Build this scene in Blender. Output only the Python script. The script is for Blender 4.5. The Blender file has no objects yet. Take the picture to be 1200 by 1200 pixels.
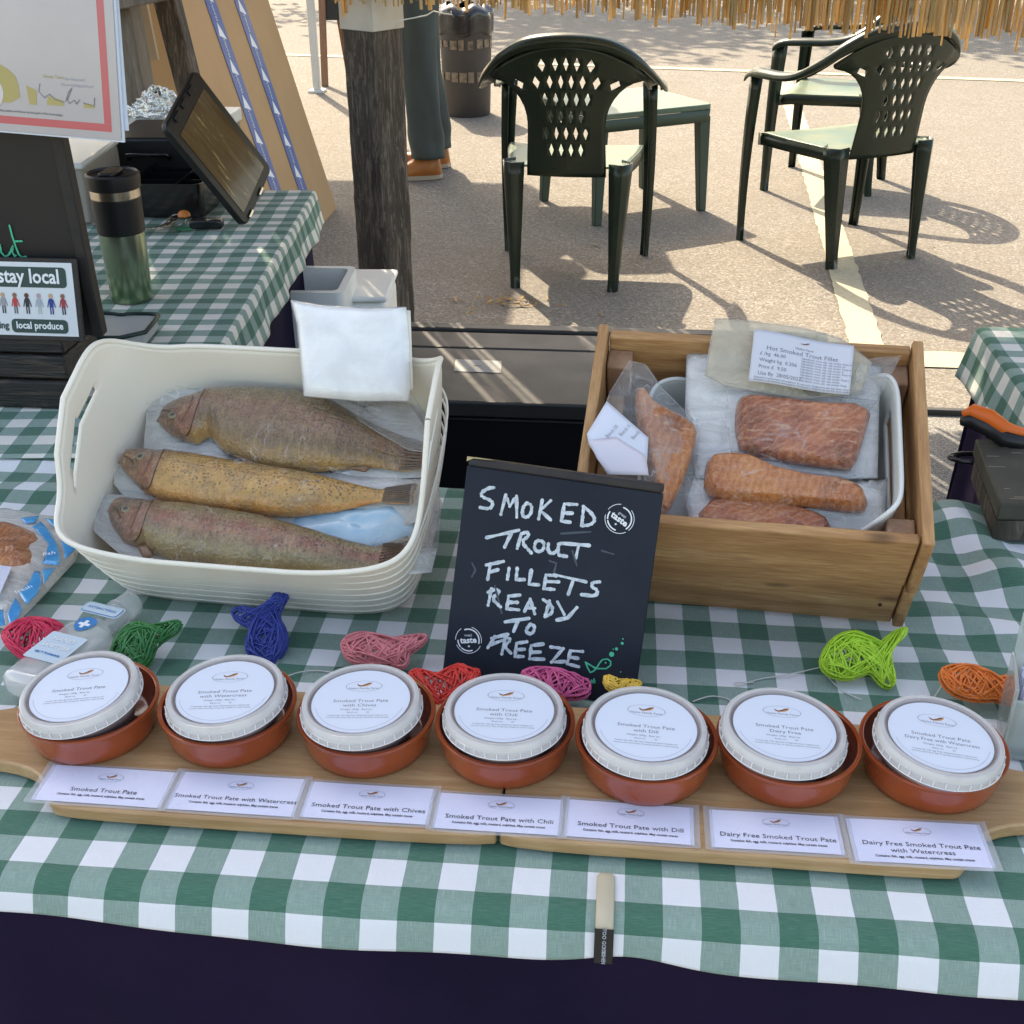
import bpy, bmesh, math, random
from math import sin, cos, pi, radians, atan2, sqrt, hypot, floor, exp
from mathutils import Matrix, Vector, noise as mnoise
random.seed(7)
scene = bpy.context.scene
C = scene.collection

# ------------------------------------------------------------------ camera
CAM_F, PITCH, YAW, ROLL, CAM_H = 1400.0, 28.6, 5.4, -0.3, 1.32
p_, y_, r_ = radians(PITCH), radians(YAW), radians(ROLL)
Fw = Vector((-sin(y_)*cos(p_), cos(y_)*cos(p_), -sin(p_)))
Rt = Vector((cos(y_), sin(y_), 0)); Up = Rt.cross(Fw)
R2 = Rt*cos(r_) + Up*sin(r_); U2 = Up*cos(r_) - Rt*sin(r_)
CAM = Vector((0, 0, CAM_H))
cd = bpy.data.cameras.new('camera'); cam = bpy.data.objects.new('camera', cd); C.objects.link(cam)
M = Matrix((R2, U2, -Fw)).transposed().to_4x4(); M.translation = CAM
cam.matrix_world = M
cd.sensor_width = 36; cd.lens = 36*CAM_F/1200; cd.clip_end = 400; cd.clip_start = 0.02
scene.camera = cam
# ------------------------------------------------------------------ world, sun, exposure
SUN_AZ, SUN_EL = radians(116.5), radians(45)       # direction towards the sun, from +X counter-clockwise
w = bpy.data.worlds.new('World'); scene.world = w; w.use_nodes = True
nt = w.node_tree; bg = nt.nodes['Background']; sky = nt.nodes.new('ShaderNodeTexSky')
sky.sky_type = 'NISHITA'; sky.sun_disc = False; sky.sun_elevation = SUN_EL
sky.sun_rotation = pi/2 - SUN_AZ; sky.air_density = 1.0; sky.dust_density = 2.2; sky.ozone_density = 1.0
nt.links.new(sky.outputs[0], bg.inputs[0]); bg.inputs[1].default_value = 0.15
sd = bpy.data.lights.new('sun', 'SUN'); sun = bpy.data.objects.new('sun', sd); C.objects.link(sun)
sd.energy = 2.95; sd.angle = radians(0.53); sd.color = (1.0, 0.95, 0.88)
sdir = Vector((cos(SUN_AZ)*cos(SUN_EL), sin(SUN_AZ)*cos(SUN_EL), sin(SUN_EL)))
sun.rotation_euler = sdir.to_track_quat('Z', 'Y').to_euler(); sun.location = (0, 0, 12)
vs = scene.view_settings; vs.view_transform = 'Standard'; vs.look = 'None'; vs.exposure = 1.88; vs.gamma = 1
vs.use_white_balance = True; vs.white_balance_temperature = 8300; vs.white_balance_tint = 10
vs.use_curve_mapping = False

T = 0.72                 # table top
ZB = T + 0.0135           # top of the serving boards

def ray(px, py):
    return (Fw*CAM_F + R2*(px-600) - U2*(py-600)).normalized()
def at(px, py, z=T):                      # point of a horizontal plane
    d = ray(px, py); return CAM + d*((z-CAM_H)/d.z)
def atY(px, py, Y):
    d = ray(px, py); return CAM + d*(Y/d.y)
def loc(px, py, M, zl=0.0):               # local x,y on the plane z=zl of frame M
    Mi = M.inverted(); o = Mi @ CAM; d = (Mi.to_3x3() @ ray(px, py))
    t = (zl-o.z)/d.z; q = o + d*t; return (q.x, q.y)

# ------------------------------------------------------------------ node helpers
def new_mat(name):
    m = bpy.data.materials.new(name); m.use_nodes = True
    return m, m.node_tree, m.node_tree.nodes['Principled BSDF']
def N(nt, t, **kw):
    n = nt.nodes.new(t)
    for k, v in kw.items(): setattr(n, k, v)
    return n
def math_n(nt, op, a, b=None):
    n = N(nt, 'ShaderNodeMath', operation=op)
    for i, v in enumerate((a, b)):
        if v is None: continue
        if isinstance(v, (int, float)): n.inputs[i].default_value = v
        else: nt.links.new(v, n.inputs[i])
    return n.outputs[0]
def mixc(nt, f, a, b, bt='MIX'):
    n = N(nt, 'ShaderNodeMix', data_type='RGBA', blend_type=bt)
    for s, v in ((n.inputs[0], f), (n.inputs[6], a), (n.inputs[7], b)):
        if isinstance(v, (int, float)): s.default_value = v
        elif isinstance(v, tuple): s.default_value = (*v, 1) if len(v) == 3 else v
        else: nt.links.new(v, s)
    return n.outputs[2]
def noise(nt, vec, scale, detail=4, rough=.55, dist=0):
    n = N(nt, 'ShaderNodeTexNoise'); n.inputs['Scale'].default_value = scale
    n.inputs['Detail'].default_value = detail; n.inputs['Roughness'].default_value = rough
    n.inputs['Distortion'].default_value = dist
    nt.links.new(vec, n.inputs['Vector']); return n.outputs[0]
def mapping(nt, vec, scale=(1, 1, 1), rot=(0, 0, 0), off=None):
    n = N(nt, 'ShaderNodeMapping'); n.inputs['Scale'].default_value = scale; n.inputs['Rotation'].default_value = rot
    nt.links.new(vec, n.inputs['Vector'])
    if off is not None: nt.links.new(off, n.inputs['Location'])
    return n.outputs[0]
def ramp(nt, f, stops):
    n = N(nt, 'ShaderNodeValToRGB'); e = n.color_ramp.elements
    while len(e) > 1: e.remove(e[-1])
    e[0].position, c = stops[0]; e[0].color = (*c, 1) if isinstance(c, tuple) else (c, c, c, 1)
    for p, c in stops[1:]:
        x = e.new(p); x.color = (*c, 1) if isinstance(c, tuple) else (c, c, c, 1)
    nt.links.new(f, n.inputs[0]); return n.outputs[0]
def bump(nt, b, h, strength, dist=.01):
    n = N(nt, 'ShaderNodeBump'); n.inputs['Strength'].default_value = strength; n.inputs['Distance'].default_value = dist
    nt.links.new(h, n.inputs['Height']); nt.links.new(n.outputs[0], b.inputs['Normal']); return n
def objco(nt): return N(nt, 'ShaderNodeTexCoord').outputs['Object']
def uvco(nt): return N(nt, 'ShaderNodeTexCoord').outputs['UV']
def rnd(nt): return N(nt, 'ShaderNodeObjectInfo').outputs['Random']

def M_plain(name, col, rough=.5, metal=0, var=None, vs=20, bs=0, bscale=80, bd=.002, coat=0, alpha=1, trans=0, ior=1.45, spec=.5, sss=0, vdetail=5, transl=0):
    """plain surface with slow colour variation and fine relief"""
    m, nt, b = new_mat(name); co = objco(nt)
    b.inputs['Roughness'].default_value = rough; b.inputs['Metallic'].default_value = metal
    b.inputs['Base Color'].default_value = (*col, 1); b.inputs['Coat Weight'].default_value = coat
    b.inputs['Coat Roughness'].default_value = .08
    b.inputs['Alpha'].default_value = alpha; b.inputs['Transmission Weight'].default_value = trans; b.inputs['IOR'].default_value = ior
    b.inputs['Specular IOR Level'].default_value = spec
    if sss: b.inputs['Subsurface Weight'].default_value = sss; b.inputs['Subsurface Radius'].default_value = (.01, .006, .004); b.inputs['Subsurface Scale'].default_value = 1
    off = N(nt, 'ShaderNodeCombineXYZ'); r = rnd(nt)
    for i in range(3): nt.links.new(math_n(nt, 'MULTIPLY', r, 7.3+i*5.1), off.inputs[i])
    v = mapping(nt, co, off=off.outputs[0])
    if var is not None:
        f = ramp(nt, noise(nt, v, vs, vdetail), [(.3, 0.), (.7, 1.)])
        nt.links.new(mixc(nt, f, col, var), b.inputs['Base Color'])
        nt.links.new(math_n(nt, 'ADD', math_n(nt, 'MULTIPLY', noise(nt, v, vs*2.3), .18), max(0, rough-.09)), b.inputs['Roughness'])
    if bs: bump(nt, b, noise(nt, v, bscale, 4), bs, bd)
    return m

def M_wood(name, c1, c2, c3, axis='X', scale=14, rough=.55, knots=True, coat=0, dark=None, bs=.35, stretch=12):
    m, nt, b = new_mat(name); co = objco(nt)
    off = N(nt, 'ShaderNodeCombineXYZ'); r = rnd(nt)
    for i in range(3): nt.links.new(math_n(nt, 'MULTIPLY', r, 3.3+i*2.7), off.inputs[i])
    sc = {'X': (1, stretch, stretch), 'Y': (stretch, 1, stretch), 'Z': (stretch, stretch, 1)}[axis]
    v = mapping(nt, co, scale=sc, off=off.outputs[0])
    n1 = noise(nt, v, scale*.45, 6, .6, .6); n2 = noise(nt, v, scale*3.2, 5, .6, .2)
    base = ramp(nt, n1, [(.28, c1), (.5, c2), (.72, c3)])
    col = mixc(nt, math_n(nt, 'MULTIPLY', ramp(nt, n2, [(.42, 0.), (.6, 1.)]), .45), base, c1)
    if dark:
        col = mixc(nt, ramp(nt, noise(nt, v, scale*.9, 7, .7, 1.2), [(.5, 0.), (.6, 1.)]), col, dark)
    if knots:
        vo = N(nt, 'ShaderNodeTexVoronoi'); vo.inputs['Scale'].default_value = 1.0
        nt.links.new(mapping(nt, co, scale={'X': (9, 26, 26), 'Y': (26, 9, 26), 'Z': (26, 26, 9)}[axis], off=off.outputs[0]), vo.inputs['Vector'])
        k = ramp(nt, vo.outputs['Distance'], [(.06, 1.), (.15, 0.)])
        col = mixc(nt, math_n(nt, 'MULTIPLY', k, .75), col, tuple(x*.35 for x in c1))
    nt.links.new(col, b.inputs['Base Color']); b.inputs['Roughness'].default_value = rough
    b.inputs['Coat Weight'].default_value = coat; b.inputs['Coat Roughness'].default_value = .25
    bump(nt, b, n2, bs, .002)
    return m

def M_gingham(name, cu, cv, u0, v0, white=(.76, .775, .80), mid=(.29, .42, .365), dark=(.042, .145, .098)):
    m, nt, b = new_mat(name); uv = uvco(nt)
    s = N(nt, 'ShaderNodeSeparateXYZ'); nt.links.new(uv, s.inputs[0])
    wob = noise(nt, uv, 30, 2)
    def stripe(c, per, o, inv):
        x = math_n(nt, 'DIVIDE', math_n(nt, 'SUBTRACT', c, o), per)
        x = math_n(nt, 'ADD', x, math_n(nt, 'MULTIPLY', math_n(nt, 'SUBTRACT', wob, .5), .05))
        x = math_n(nt, 'FLOORED_MODULO', x, 2.0)
        x = math_n(nt, 'GREATER_THAN' if not inv else 'LESS_THAN', x, 1.0)
        return x
    a = stripe(s.outputs[0], cu, u0, False); c = stripe(s.outputs[1], cv, v0, False)
    tu = noise(nt, mapping(nt, uv, scale=(90, 2600, 1)), 1, 3, .7); tv = noise(nt, mapping(nt, uv, scale=(2600, 90, 1)), 1, 3, .7)
    # threads: warp (depends on u stripe) and weft (v stripe) interleave in the middle tone
    inter = math_n(nt, 'SUBTRACT', tu, tv)
    f = math_n(nt, 'MULTIPLY', math_n(nt, 'ADD', a, c), .5)
    midc = mixc(nt, math_n(nt, 'ADD', math_n(nt, 'MULTIPLY', inter, 1.0), .5), mid, tuple(.62*x for x in mid))
    midc = mixc(nt, ramp(nt, tv, [(.5, 0.), (.8, .22)]), midc, white)
    midc = mixc(nt, ramp(nt, tu, [(.5, 0.), (.8, .30)]), midc, dark)
    darkc = mixc(nt, ramp(nt, tu, [(.45, 0.), (.75, .28)]), dark, mid)
    whitec = mixc(nt, ramp(nt, tv, [(.45, 0.), (.8, .22)]), white, tuple(x*.72 for x in white))
    is_mid = math_n(nt, 'COMPARE', f, .5); is_mid.node.inputs[2].default_value = .1
    is_dark = math_n(nt, 'GREATER_THAN', f, .75)
    col = mixc(nt, is_mid, whitec, midc); col = mixc(nt, is_dark, col, darkc)
    nt.links.new(col, b.inputs['Base Color']); b.inputs['Roughness'].default_value = .85
    b.inputs['Sheen Weight'].default_value = .15; b.inputs['Specular IOR Level'].default_value = .2
    h = math_n(nt, 'ADD', math_n(nt, 'MULTIPLY', math_n(nt, 'ADD', tu, tv), .12), noise(nt, uv, 22, 4))
    bump(nt, b, h, .55, .006)
    return m

# ------------------------------------------------------------------ mesh helpers
class MB:
    def __init__(s): s.v = []; s.f = []; s.uv = []; s.hasuv = False
    def add(s, vs, fs, uvs=None):
        k = len(s.v); s.v += [tuple(x) for x in vs]; s.f += [tuple(i+k for i in f) for f in fs]
        if uvs: s.hasuv = True; s.uv += [tuple(u) for u in uvs]
        else: s.uv += [(x[0], x[1]) for x in vs]
        return s
    def box(s, c, d, M=None, taper=1.0):
        x, y, z = (q/2 for q in d); pts = []
        for k in (-1, 1):
            t = taper if k > 0 else 1
            for a, b in ((-1, -1), (1, -1), (1, 1), (-1, 1)):
                p = Vector((c[0]+a*x*t, c[1]+b*y*t, c[2]+k*z)); pts.append(M @ p if M else p)
        return s.add(pts, [(3, 2, 1, 0), (4, 5, 6, 7), (0, 1, 5, 4), (1, 2, 6, 5), (2, 3, 7, 6), (3, 0, 4, 7)])
    def beam(s, a, b, w, d, up=(0, 0, 1), w2=None, d2=None):
        a, b = Vector(a), Vector(b); t = (b-a).normalized(); x = t.cross(Vector(up))
        if x.length < 1e-4: x = t.cross(Vector((0, 1, 0)))
        x.normalize(); y = x.cross(t).normalized(); pts = []
        for q, ww, dd in ((a, w, d), (b, w2 or w, d2 or d)):
            for i, j in ((-1, -1), (1, -1), (1, 1), (-1, 1)): pts.append(q + x*i*ww/2 + y*j*dd/2)
        return s.add(pts, [(0, 1, 2, 3), (7, 6, 5, 4), (4, 5, 1, 0), (5, 6, 2, 1), (6, 7, 3, 2), (7, 4, 0, 3)])
    def tube(s, path, r, n=8, cap=True):
        P = [Vector(p) for p in path]; R = r if isinstance(r, (list, tuple)) else [r]*len(P)
        vs = []; fs = []; prev = None
        for i, p in enumerate(P):
            t = (P[min(i+1, len(P)-1)]-P[max(i-1, 0)])
            if t.length < 1e-9: t = Vector((0, 0, 1))
            t.normalize()
            if prev is None:
                x = t.cross(Vector((0, 0, 1)));
                if x.length < .1: x = t.cross(Vector((1, 0, 0)))
            else: x = prev - t*prev.dot(t)
            if x.length < 1e-6: x = t.orthogonal()
            x.normalize(); prev = x; y = t.cross(x)
            for k in range(n):
                a = 2*pi*k/n; vs.append(p + (x*cos(a)+y*sin(a))*R[i])
        for i in range(len(P)-1):
            for k in range(n):
                k2 = (k+1) % n; fs.append((i*n+k, i*n+k2, (i+1)*n+k2, (i+1)*n+k))
        if cap: fs.append(tuple(range(n-1, -1, -1))); fs.append(tuple((len(P)-1)*n+k for k in range(n)))
        return s.add(vs, fs)
    def lathe(s, prof, n=48, M=None, close=False, cap=True):
        vs = []; fs = []
        for r, z in prof:
            for k in range(n):
                a = 2*pi*k/n; p = Vector((r*cos(a), r*sin(a), z)); vs.append(M @ p if M else p)
        m = len(prof)
        for i in range(m-1 if not close else m):
            j = (i+1) % m
            for k in range(n):
                k2 = (k+1) % n; fs.append((i*n+k, i*n+k2, j*n+k2, j*n+k))
        if not close and cap:
            if prof[0][0] > 1e-6: fs.append(tuple(range(n-1, -1, -1)))
            if prof[-1][0] > 1e-6: fs.append(tuple((m-1)*n+k for k in range(n)))
        return s.add(vs, fs)
    def grid(s, fn, nu, nv, uvfn=None, skip=None, wrap=False):
        vs = []; uvs = []
        for j in range(nv+1):
            for i in range(nu+(0 if wrap else 1)):
                u, v = i/nu, j/nv; vs.append(fn(u, v)); uvs.append(uvfn(u, v) if uvfn else (u, v))
        W = nu+(0 if wrap else 1); fs = []
        for j in range(nv):
            for i in range(nu):
                if skip and skip(i, j): continue
                i2 = (i+1) % W if wrap else i+1
                fs.append((j*W+i, j*W+i2, (j+1)*W+i2, (j+1)*W+i))
        return s.add(vs, fs, uvs)
    def prism(s, poly, z0, z1, M=None):
        n = len(poly); pts = [Vector((x, y, z0)) for x, y in poly]+[Vector((x, y, z1)) for x, y in poly]
        if M: pts = [M @ p for p in pts]
        return s.add(pts, [tuple(range(n-1, -1, -1)), tuple(range(n, 2*n))]+[(i, (i+1) % n, (i+1) % n+n, i+n) for i in range(n)])
    def pillow(s, poly, h, rings=7, z0=0, M=None, pw=2.2, jit=0, seed=0, bottom=True, hb=0.0, sub=3):
        P = []
        n0 = len(poly)
        for i in range(n0):
            a, b = poly[i], poly[(i+1) % n0]
            for k in range(sub): P.append((a[0]+(b[0]-a[0])*k/sub, a[1]+(b[1]-a[1])*k/sub))
        cx = sum(p[0] for p in P)/len(P); cy = sum(p[1] for p in P)/len(P); n = len(P)
        vs = []; uvs = []
        for r in range(rings+1):
            t = 1-r/rings
            for (x, y) in P:
                X, Y = cx+(x-cx)*t, cy+(y-cy)*t
                z = z0 + h*(1-t**pw)**.5 if t < 1 else z0
                if jit and t < 1: z += jit*(mnoise.noise(Vector((X*28+seed, Y*28, seed)))+.6*mnoise.noise(Vector((X*80+seed, Y*80, seed*2)))) * (1 if r > 0 else 0)
                p = Vector((X, Y, z)); vs.append(M @ p if M else p); uvs.append((X, Y))
        fs = []
        for r in range(rings):
            for k in range(n):
                k2 = (k+1) % n; fs.append((r*n+k, r*n+k2, (r+1)*n+k2, (r+1)*n+k))
        if bottom:
            p = [Vector((x, y, z0-.0006-hb)) for x, y in P]; k0 = len(vs)
            vs += [M @ q if M else q for q in p]; uvs += P
            fs.append(tuple(k0+i for i in range(n-1, -1, -1)))
            for k in range(n):
                k2 = (k+1) % n; fs.append((k0+k, k0+k2, k2, k))
        return s.add(vs, fs, uvs)
    def build(s, name, mat, parent=None, smooth=None, bevel=0, seg=2, solid=0, sub=0, off=-1, M=None, weld=0):
        me = bpy.data.meshes.new(name); me.from_pydata(s.v, [], s.f)
        if weld:
            bm = bmesh.new(); bm.from_mesh(me); bmesh.ops.remove_doubles(bm, verts=bm.verts, dist=weld); bm.to_mesh(me); bm.free()
        if s.hasuv:
            l = me.uv_layers.new(name='UVMap')
            for lp in me.loops: l.data[lp.index].uv = s.uv[lp.vertex_index]
        me.update()
        if smooth is not None:
            me.polygons.foreach_set('use_smooth', [True]*len(me.polygons))
            if smooth < 180: me.set_sharp_from_angle(angle=radians(smooth))
        me.materials.append(mat)
        o = bpy.data.objects.new(name, me); C.objects.link(o)
        if parent: o.parent = parent
        if M is not None: o.matrix_basis = M
        if solid:
            q = o.modifiers.new('solid', 'SOLIDIFY'); q.thickness = solid; q.offset = off
        if bevel:
            q = o.modifiers.new('bevel', 'BEVEL'); q.width = bevel; q.segments = seg; q.limit_method = 'ANGLE'; q.angle_limit = radians(35)
            me.polygons.foreach_set('use_smooth', [True]*len(me.polygons)); me.set_sharp_from_angle(angle=radians(50))
        if sub:
            q = o.modifiers.new('sub', 'SUBSURF'); q.levels = sub; q.render_levels = sub
        return o

def tag(o, label=None, cat=None, group=None, kind=None):
    if label: o['label'] = label
    if cat: o['category'] = cat
    if group: o['group'] = group
    if kind: o['kind'] = kind
    return o
def thing(name, label, cat, loc=(0, 0, 0), rot=(0, 0, 0), group=None, M=None):
    o = bpy.data.objects.new(name, None); C.objects.link(o); o.empty_display_size = .05
    if M is not None: o.matrix_world = M
    else: o.location = loc; o.rotation_euler = rot
    return tag(o, label, cat, group)
_font = None
def text(s, size, mat, parent, x, y, z=0, M=None, align='CENTER', name='lettering', sx=1.0, rot=0, sp=1.0, bold=0):
    cu = bpy.data.curves.new(name, 'FONT'); cu.body = s; cu.size = size; cu.align_x = align; cu.align_y = 'CENTER'
    cu.resolution_u = 2; cu.space_character = sp; cu.offset = bold
    t = bpy.data.objects.new(name, cu); me = bpy.data.meshes.new_from_object(t)
    L = Matrix.Translation((x, y, z)) @ Matrix.Rotation(rot, 4, 'Z') @ Matrix.Scale(sx, 4, (1, 0, 0))
    me.transform((M @ L) if M else L); me.materials.clear(); me.materials.append(mat); me.name = name
    bpy.data.objects.remove(t); bpy.data.curves.remove(cu)
    o = bpy.data.objects.new(name, me); C.objects.link(o); o.parent = parent; return o
def strokes(lines, w, mat, parent, M, name='lettering', z=.0004, rough=.12, dash=0):
    """flat brushed strokes from polylines"""
    b = MB()
    for pl in lines:
        P = [Vector((x, y)) for x, y in pl]
        Q = []
        for i in range(len(P)-1):
            for k in range(3): Q.append(P[i].lerp(P[i+1], k/3))
        Q.append(P[-1]); vs = []
        for i, p in enumerate(Q):
            t = Q[min(i+1, len(Q)-1)]-Q[max(i-1, 0)]
            if t.length < 1e-9: t = Vector((1, 0))
            t.normalize(); nrm = Vector((-t.y, t.x)); ww = w/2*(1+random.uniform(-rough, rough)*2)
            for s_ in (-1, 1): q = p+nrm*ww*s_; vs.append(M @ Vector((q.x, q.y, z)))
        b.add(vs, [(2*i, 2*i+2, 2*i+3, 2*i+1) for i in range(len(Q)-1)])
        for i, p in enumerate(P):
            rr = w*.5*random.uniform(.92, 1.12); b.add([M @ Vector((p.x+rr*cos(k*pi/4), p.y+rr*sin(k*pi/4), z+.00001*(i+1))) for k in range(8)], [tuple(range(8))])
        z += .00002
    return b.build(name, mat, parent)
def chaikin(P, n=2, closed=True):
    for _ in range(n):
        Q = []
        m = len(P)
        for i in range(m if closed else m-1):
            a, b = P[i], P[(i+1) % m]
            Q.append((a[0]*.75+b[0]*.25, a[1]*.75+b[1]*.25)); Q.append((a[0]*.25+b[0]*.75, a[1]*.25+b[1]*.75))
        if not closed: Q = [P[0]]+Q+[P[-1]]
        P = Q
    return P
def copy_tree(o, parent=None):
    c = o.copy(); C.objects.link(c); c.parent = parent
    for ch in [x for x in bpy.data.objects if x.parent == o]: copy_tree(ch, c)
    return c

# ------------------------------------------------------------------ materials
def M_asphalt():
    m, nt, b = new_mat('asphalt'); co = objco(nt)
    fine = noise(nt, co, 160, 6, .8); mid = noise(nt, co, 7, 6, .6); big = noise(nt, co, .7, 4)
    vo = N(nt, 'ShaderNodeTexVoronoi'); vo.inputs['Scale'].default_value = 150; nt.links.new(co, vo.inputs['Vector'])
    s = N(nt, 'ShaderNodeSeparateColor'); nt.links.new(vo.outputs['Color'], s.inputs[0])
    c = ramp(nt, s.outputs[0], [(0, (.115, .106, .092)), (.45, (.172, .158, .136)), (.8, (.240, .222, .192)), (1, (.34, .316, .275))])
    c = mixc(nt, math_n(nt, 'MULTIPLY', ramp(nt, fine, [(.38, 1.), (.55, 0.)]), .38), c, (.10, .088, .070))
    c = mixc(nt, math_n(nt, 'MULTIPLY', ramp(nt, mid, [(.38, 1.), (.6, 0.)]), .30), c, (.15, .128, .10))
    c = mixc(nt, math_n(nt, 'MULTIPLY', ramp(nt, big, [(.42, 1.), (.6, 0.)]), .28), c, (.165, .145, .12))
    st = noise(nt, mapping(nt, co, scale=(1.1, 5, 1), rot=(0, 0, .5)), 1.4, 5, .65)
    c = mixc(nt, math_n(nt, 'MULTIPLY', ramp(nt, st, [(.58, 0.), (.70, 1.)]), .35), c, (.11, .095, .075))
    nt.links.new(c, b.inputs['Base Color']); b.inputs['Roughness'].default_value = .92; b.inputs['Specular IOR Level'].default_value = .25
    bump(nt, b, math_n(nt, 'ADD', fine, vo.outputs['Distance']), .45, .003)
    return m
def M_paint():
    m, nt, b = new_mat('road_paint'); co = objco(nt)
    f = ramp(nt, noise(nt, co, 60, 7, .75), [(.36, 1.), (.5, 0.)])
    c = mixc(nt, math_n(nt, 'MULTIPLY', f, .55), (.37, .345, .24), (.22, .20, .155))
    nt.links.new(c, b.inputs['Base Color']); b.inputs['Roughness'].default_value = .85
    bump(nt, b, noise(nt, co, 150, 5), .5, .004); return m
m_asph, m_paint = M_asphalt(), M_paint()
m_cloth = M_gingham('gingham_main', .0247, .02397, .0436, .02397)
m_cloth2 = M_gingham('gingham_side', .0247, .02397, .01, .01, white=(.78, .75, .68))
m_navy = M_plain('navy_fabric', (.0095, .0055, .024), .8, var=(.016, .009, .032), vs=6, bs=.3, bscale=400, bd=.001, spec=.15)
m_board = M_wood('oiled_acacia', (.33, .185, .08), (.46, .28, .135), (.56, .37, .19), 'X', 10, .42, False, coat=.25, bs=.15, stretch=16)
m_pine = M_wood('aged_pine', (.27, .122, .046), (.47, .245, .100), (.60, .355, .160), 'X', 12, .6, True, bs=.4)
m_pineY = M_wood('aged_pine_side', (.27, .122, .046), (.47, .245, .100), (.60, .355, .160), 'Y', 12, .6, False, bs=.4)
m_batten = M_wood('rosy_batten', (.26, .13, .07), (.34, .19, .11), (.4, .24, .15), 'Z', 16, .7, False)
m_terra = M_plain('glazed_terracotta', (.25, .040, .012), .24, var=(.36, .070, .020), vs=18, coat=.5, bs=.05, bscale=60)
m_terra_shade = M_plain('terracotta_inside_shade', (.13, .024, .009), .22, var=(.19, .036, .013), vs=14, coat=.4)  # darker than the outside: paints the shade within the dish
def M_lid():
    m, nt, b = new_mat('clear_lid'); co = objco(nt); s = N(nt, 'ShaderNodeSeparateXYZ'); nt.links.new(co, s.inputs[0])
    r = math_n(nt, 'SQRT', math_n(nt, 'ADD', math_n(nt, 'MULTIPLY', s.outputs[0], s.outputs[0]), math_n(nt, 'MULTIPLY', s.outputs[1], s.outputs[1])))
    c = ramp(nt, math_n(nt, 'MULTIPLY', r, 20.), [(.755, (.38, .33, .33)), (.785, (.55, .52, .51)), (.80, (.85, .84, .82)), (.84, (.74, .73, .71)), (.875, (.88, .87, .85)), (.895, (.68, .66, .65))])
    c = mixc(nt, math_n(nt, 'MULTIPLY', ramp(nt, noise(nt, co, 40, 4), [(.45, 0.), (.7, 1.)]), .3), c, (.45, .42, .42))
    nt.links.new(c, b.inputs['Base Color']); b.inputs['Roughness'].default_value = .18; b.inputs['Alpha'].default_value = .62
    b.inputs['Coat Weight'].default_value = .6; b.inputs['Coat Roughness'].default_value = .05; bump(nt, b, noise(nt, co, 60, 3), .06, .002); return m
m_lid = M_lid()
m_tub = M_plain('clear_tub', (.36, .27, .255), .14, alpha=.9, coat=.8, var=(.22, .15, .145), vs=40)
m_label = M_plain('label_paper', (.66, .72, .82), .45, bs=.04, bscale=30, coat=.15)
m_card = M_plain('printed_card', (.66, .68, .85), .3, bs=.03, coat=.5, var=(.72, .74, .88), vs=16, bscale=12)
m_lam = M_plain('laminate_edge', (.65, .67, .7), .12, alpha=.38, coat=.6, bs=.2, bscale=40)
m_ink = M_plain('black_ink', (.03, .03, .045), .6)
m_ink2 = M_plain('grey_ink', (.17, .17, .20), .6)
m_ink3 = M_plain('pale_grey_ink', (.36, .38, .43), .6)
m_gold = M_plain('amber_ink', (.55, .27, .10), .5)
m_red_ink = M_plain('brown_ink', (.16, .05, .03), .5)
m_cream = M_plain('cream_plastic', (.82, .765, .66), .36, var=(.78, .72, .61), vs=7, bs=.05, bscale=200, sss=.15, spec=.4)
m_whiteplas = M_plain('white_plastic', (.68, .69, .66), .35, var=(.60, .60, .56), vs=10, spec=.4)
m_chalk_black = M_plain('blackboard', (.008, .013, .022), .62, spec=.3, var=(.014, .020, .031), vs=9, bs=.1, bscale=300)
m_chalk_black2 = M_plain('dark_blackboard', (.012, .011, .010), .55, var=(.018, .016, .014), vs=8)
m_chalk = M_plain('white_chalk', (.66, .72, .76), .95, var=(.36, .42, .46), vs=260, vdetail=7)
m_chalkdim = M_plain('rubbed_chalk', (.07, .085, .105), .95)
m_greenchalk = M_plain('green_chalk', (.03, .42, .24), .9, var=(.06, .55, .33), vs=200)
m_print_w = M_plain('white_print', (.75, .78, .8), .6)
m_sign_edge = M_plain('worn_black_edge', (.016, .015, .018), .6, var=(.03, .024, .018), vs=60, bs=.3, bscale=200)
m_raw = M_plain('bare_wood_chip', (.45, .36, .18), .8)
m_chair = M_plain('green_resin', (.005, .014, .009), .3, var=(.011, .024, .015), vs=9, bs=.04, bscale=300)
m_chair_top = M_plain('sunlit_green_resin', (.055, .115, .09), .38, var=(.12, .14, .075), vs=8, bs=.05, bscale=200)  # paler seat copy of the chair colour, painting in the sun reflected off it
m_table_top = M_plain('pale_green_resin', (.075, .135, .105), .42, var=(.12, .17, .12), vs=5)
m_table_leg = M_plain('darker_green_resin', (.035, .065, .048), .5, var=(.05, .08, .06), vs=6)  # legs and apron, darker than the top
m_black = M_plain('black_plastic', (.009, .009, .010), .42, bs=.05)
m_blackg = M_plain('gloss_black_plastic', (.008, .008, .009), .22, coat=.3)
m_darkwood = M_wood('weathered_post', (.026, .020, .015), (.050, .040, .030), (.085, .068, .052), 'Z', 13, .85, True, dark=(.13, .105, .085), bs=.45, stretch=7)
m_greywood = M_wood('grey_wood', (.10, .075, .055), (.17, .135, .10), (.25, .20, .16), 'Z', 9, .8, False, bs=.6)
m_carton = M_plain('carton', (.42, .26, .125), .8, var=(.47, .29, .145), vs=5, bs=.1, bscale=60)
m_tape = M_plain('blue_tape', (.03, .09, .30), .35, var=(.04, .11, .34), vs=30)
m_steel = M_plain('brushed_steel', (.55, .50, .42), .25, metal=1)
m_skin = M_plain('skin', (.48, .27, .19), .5, sss=.1)
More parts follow.
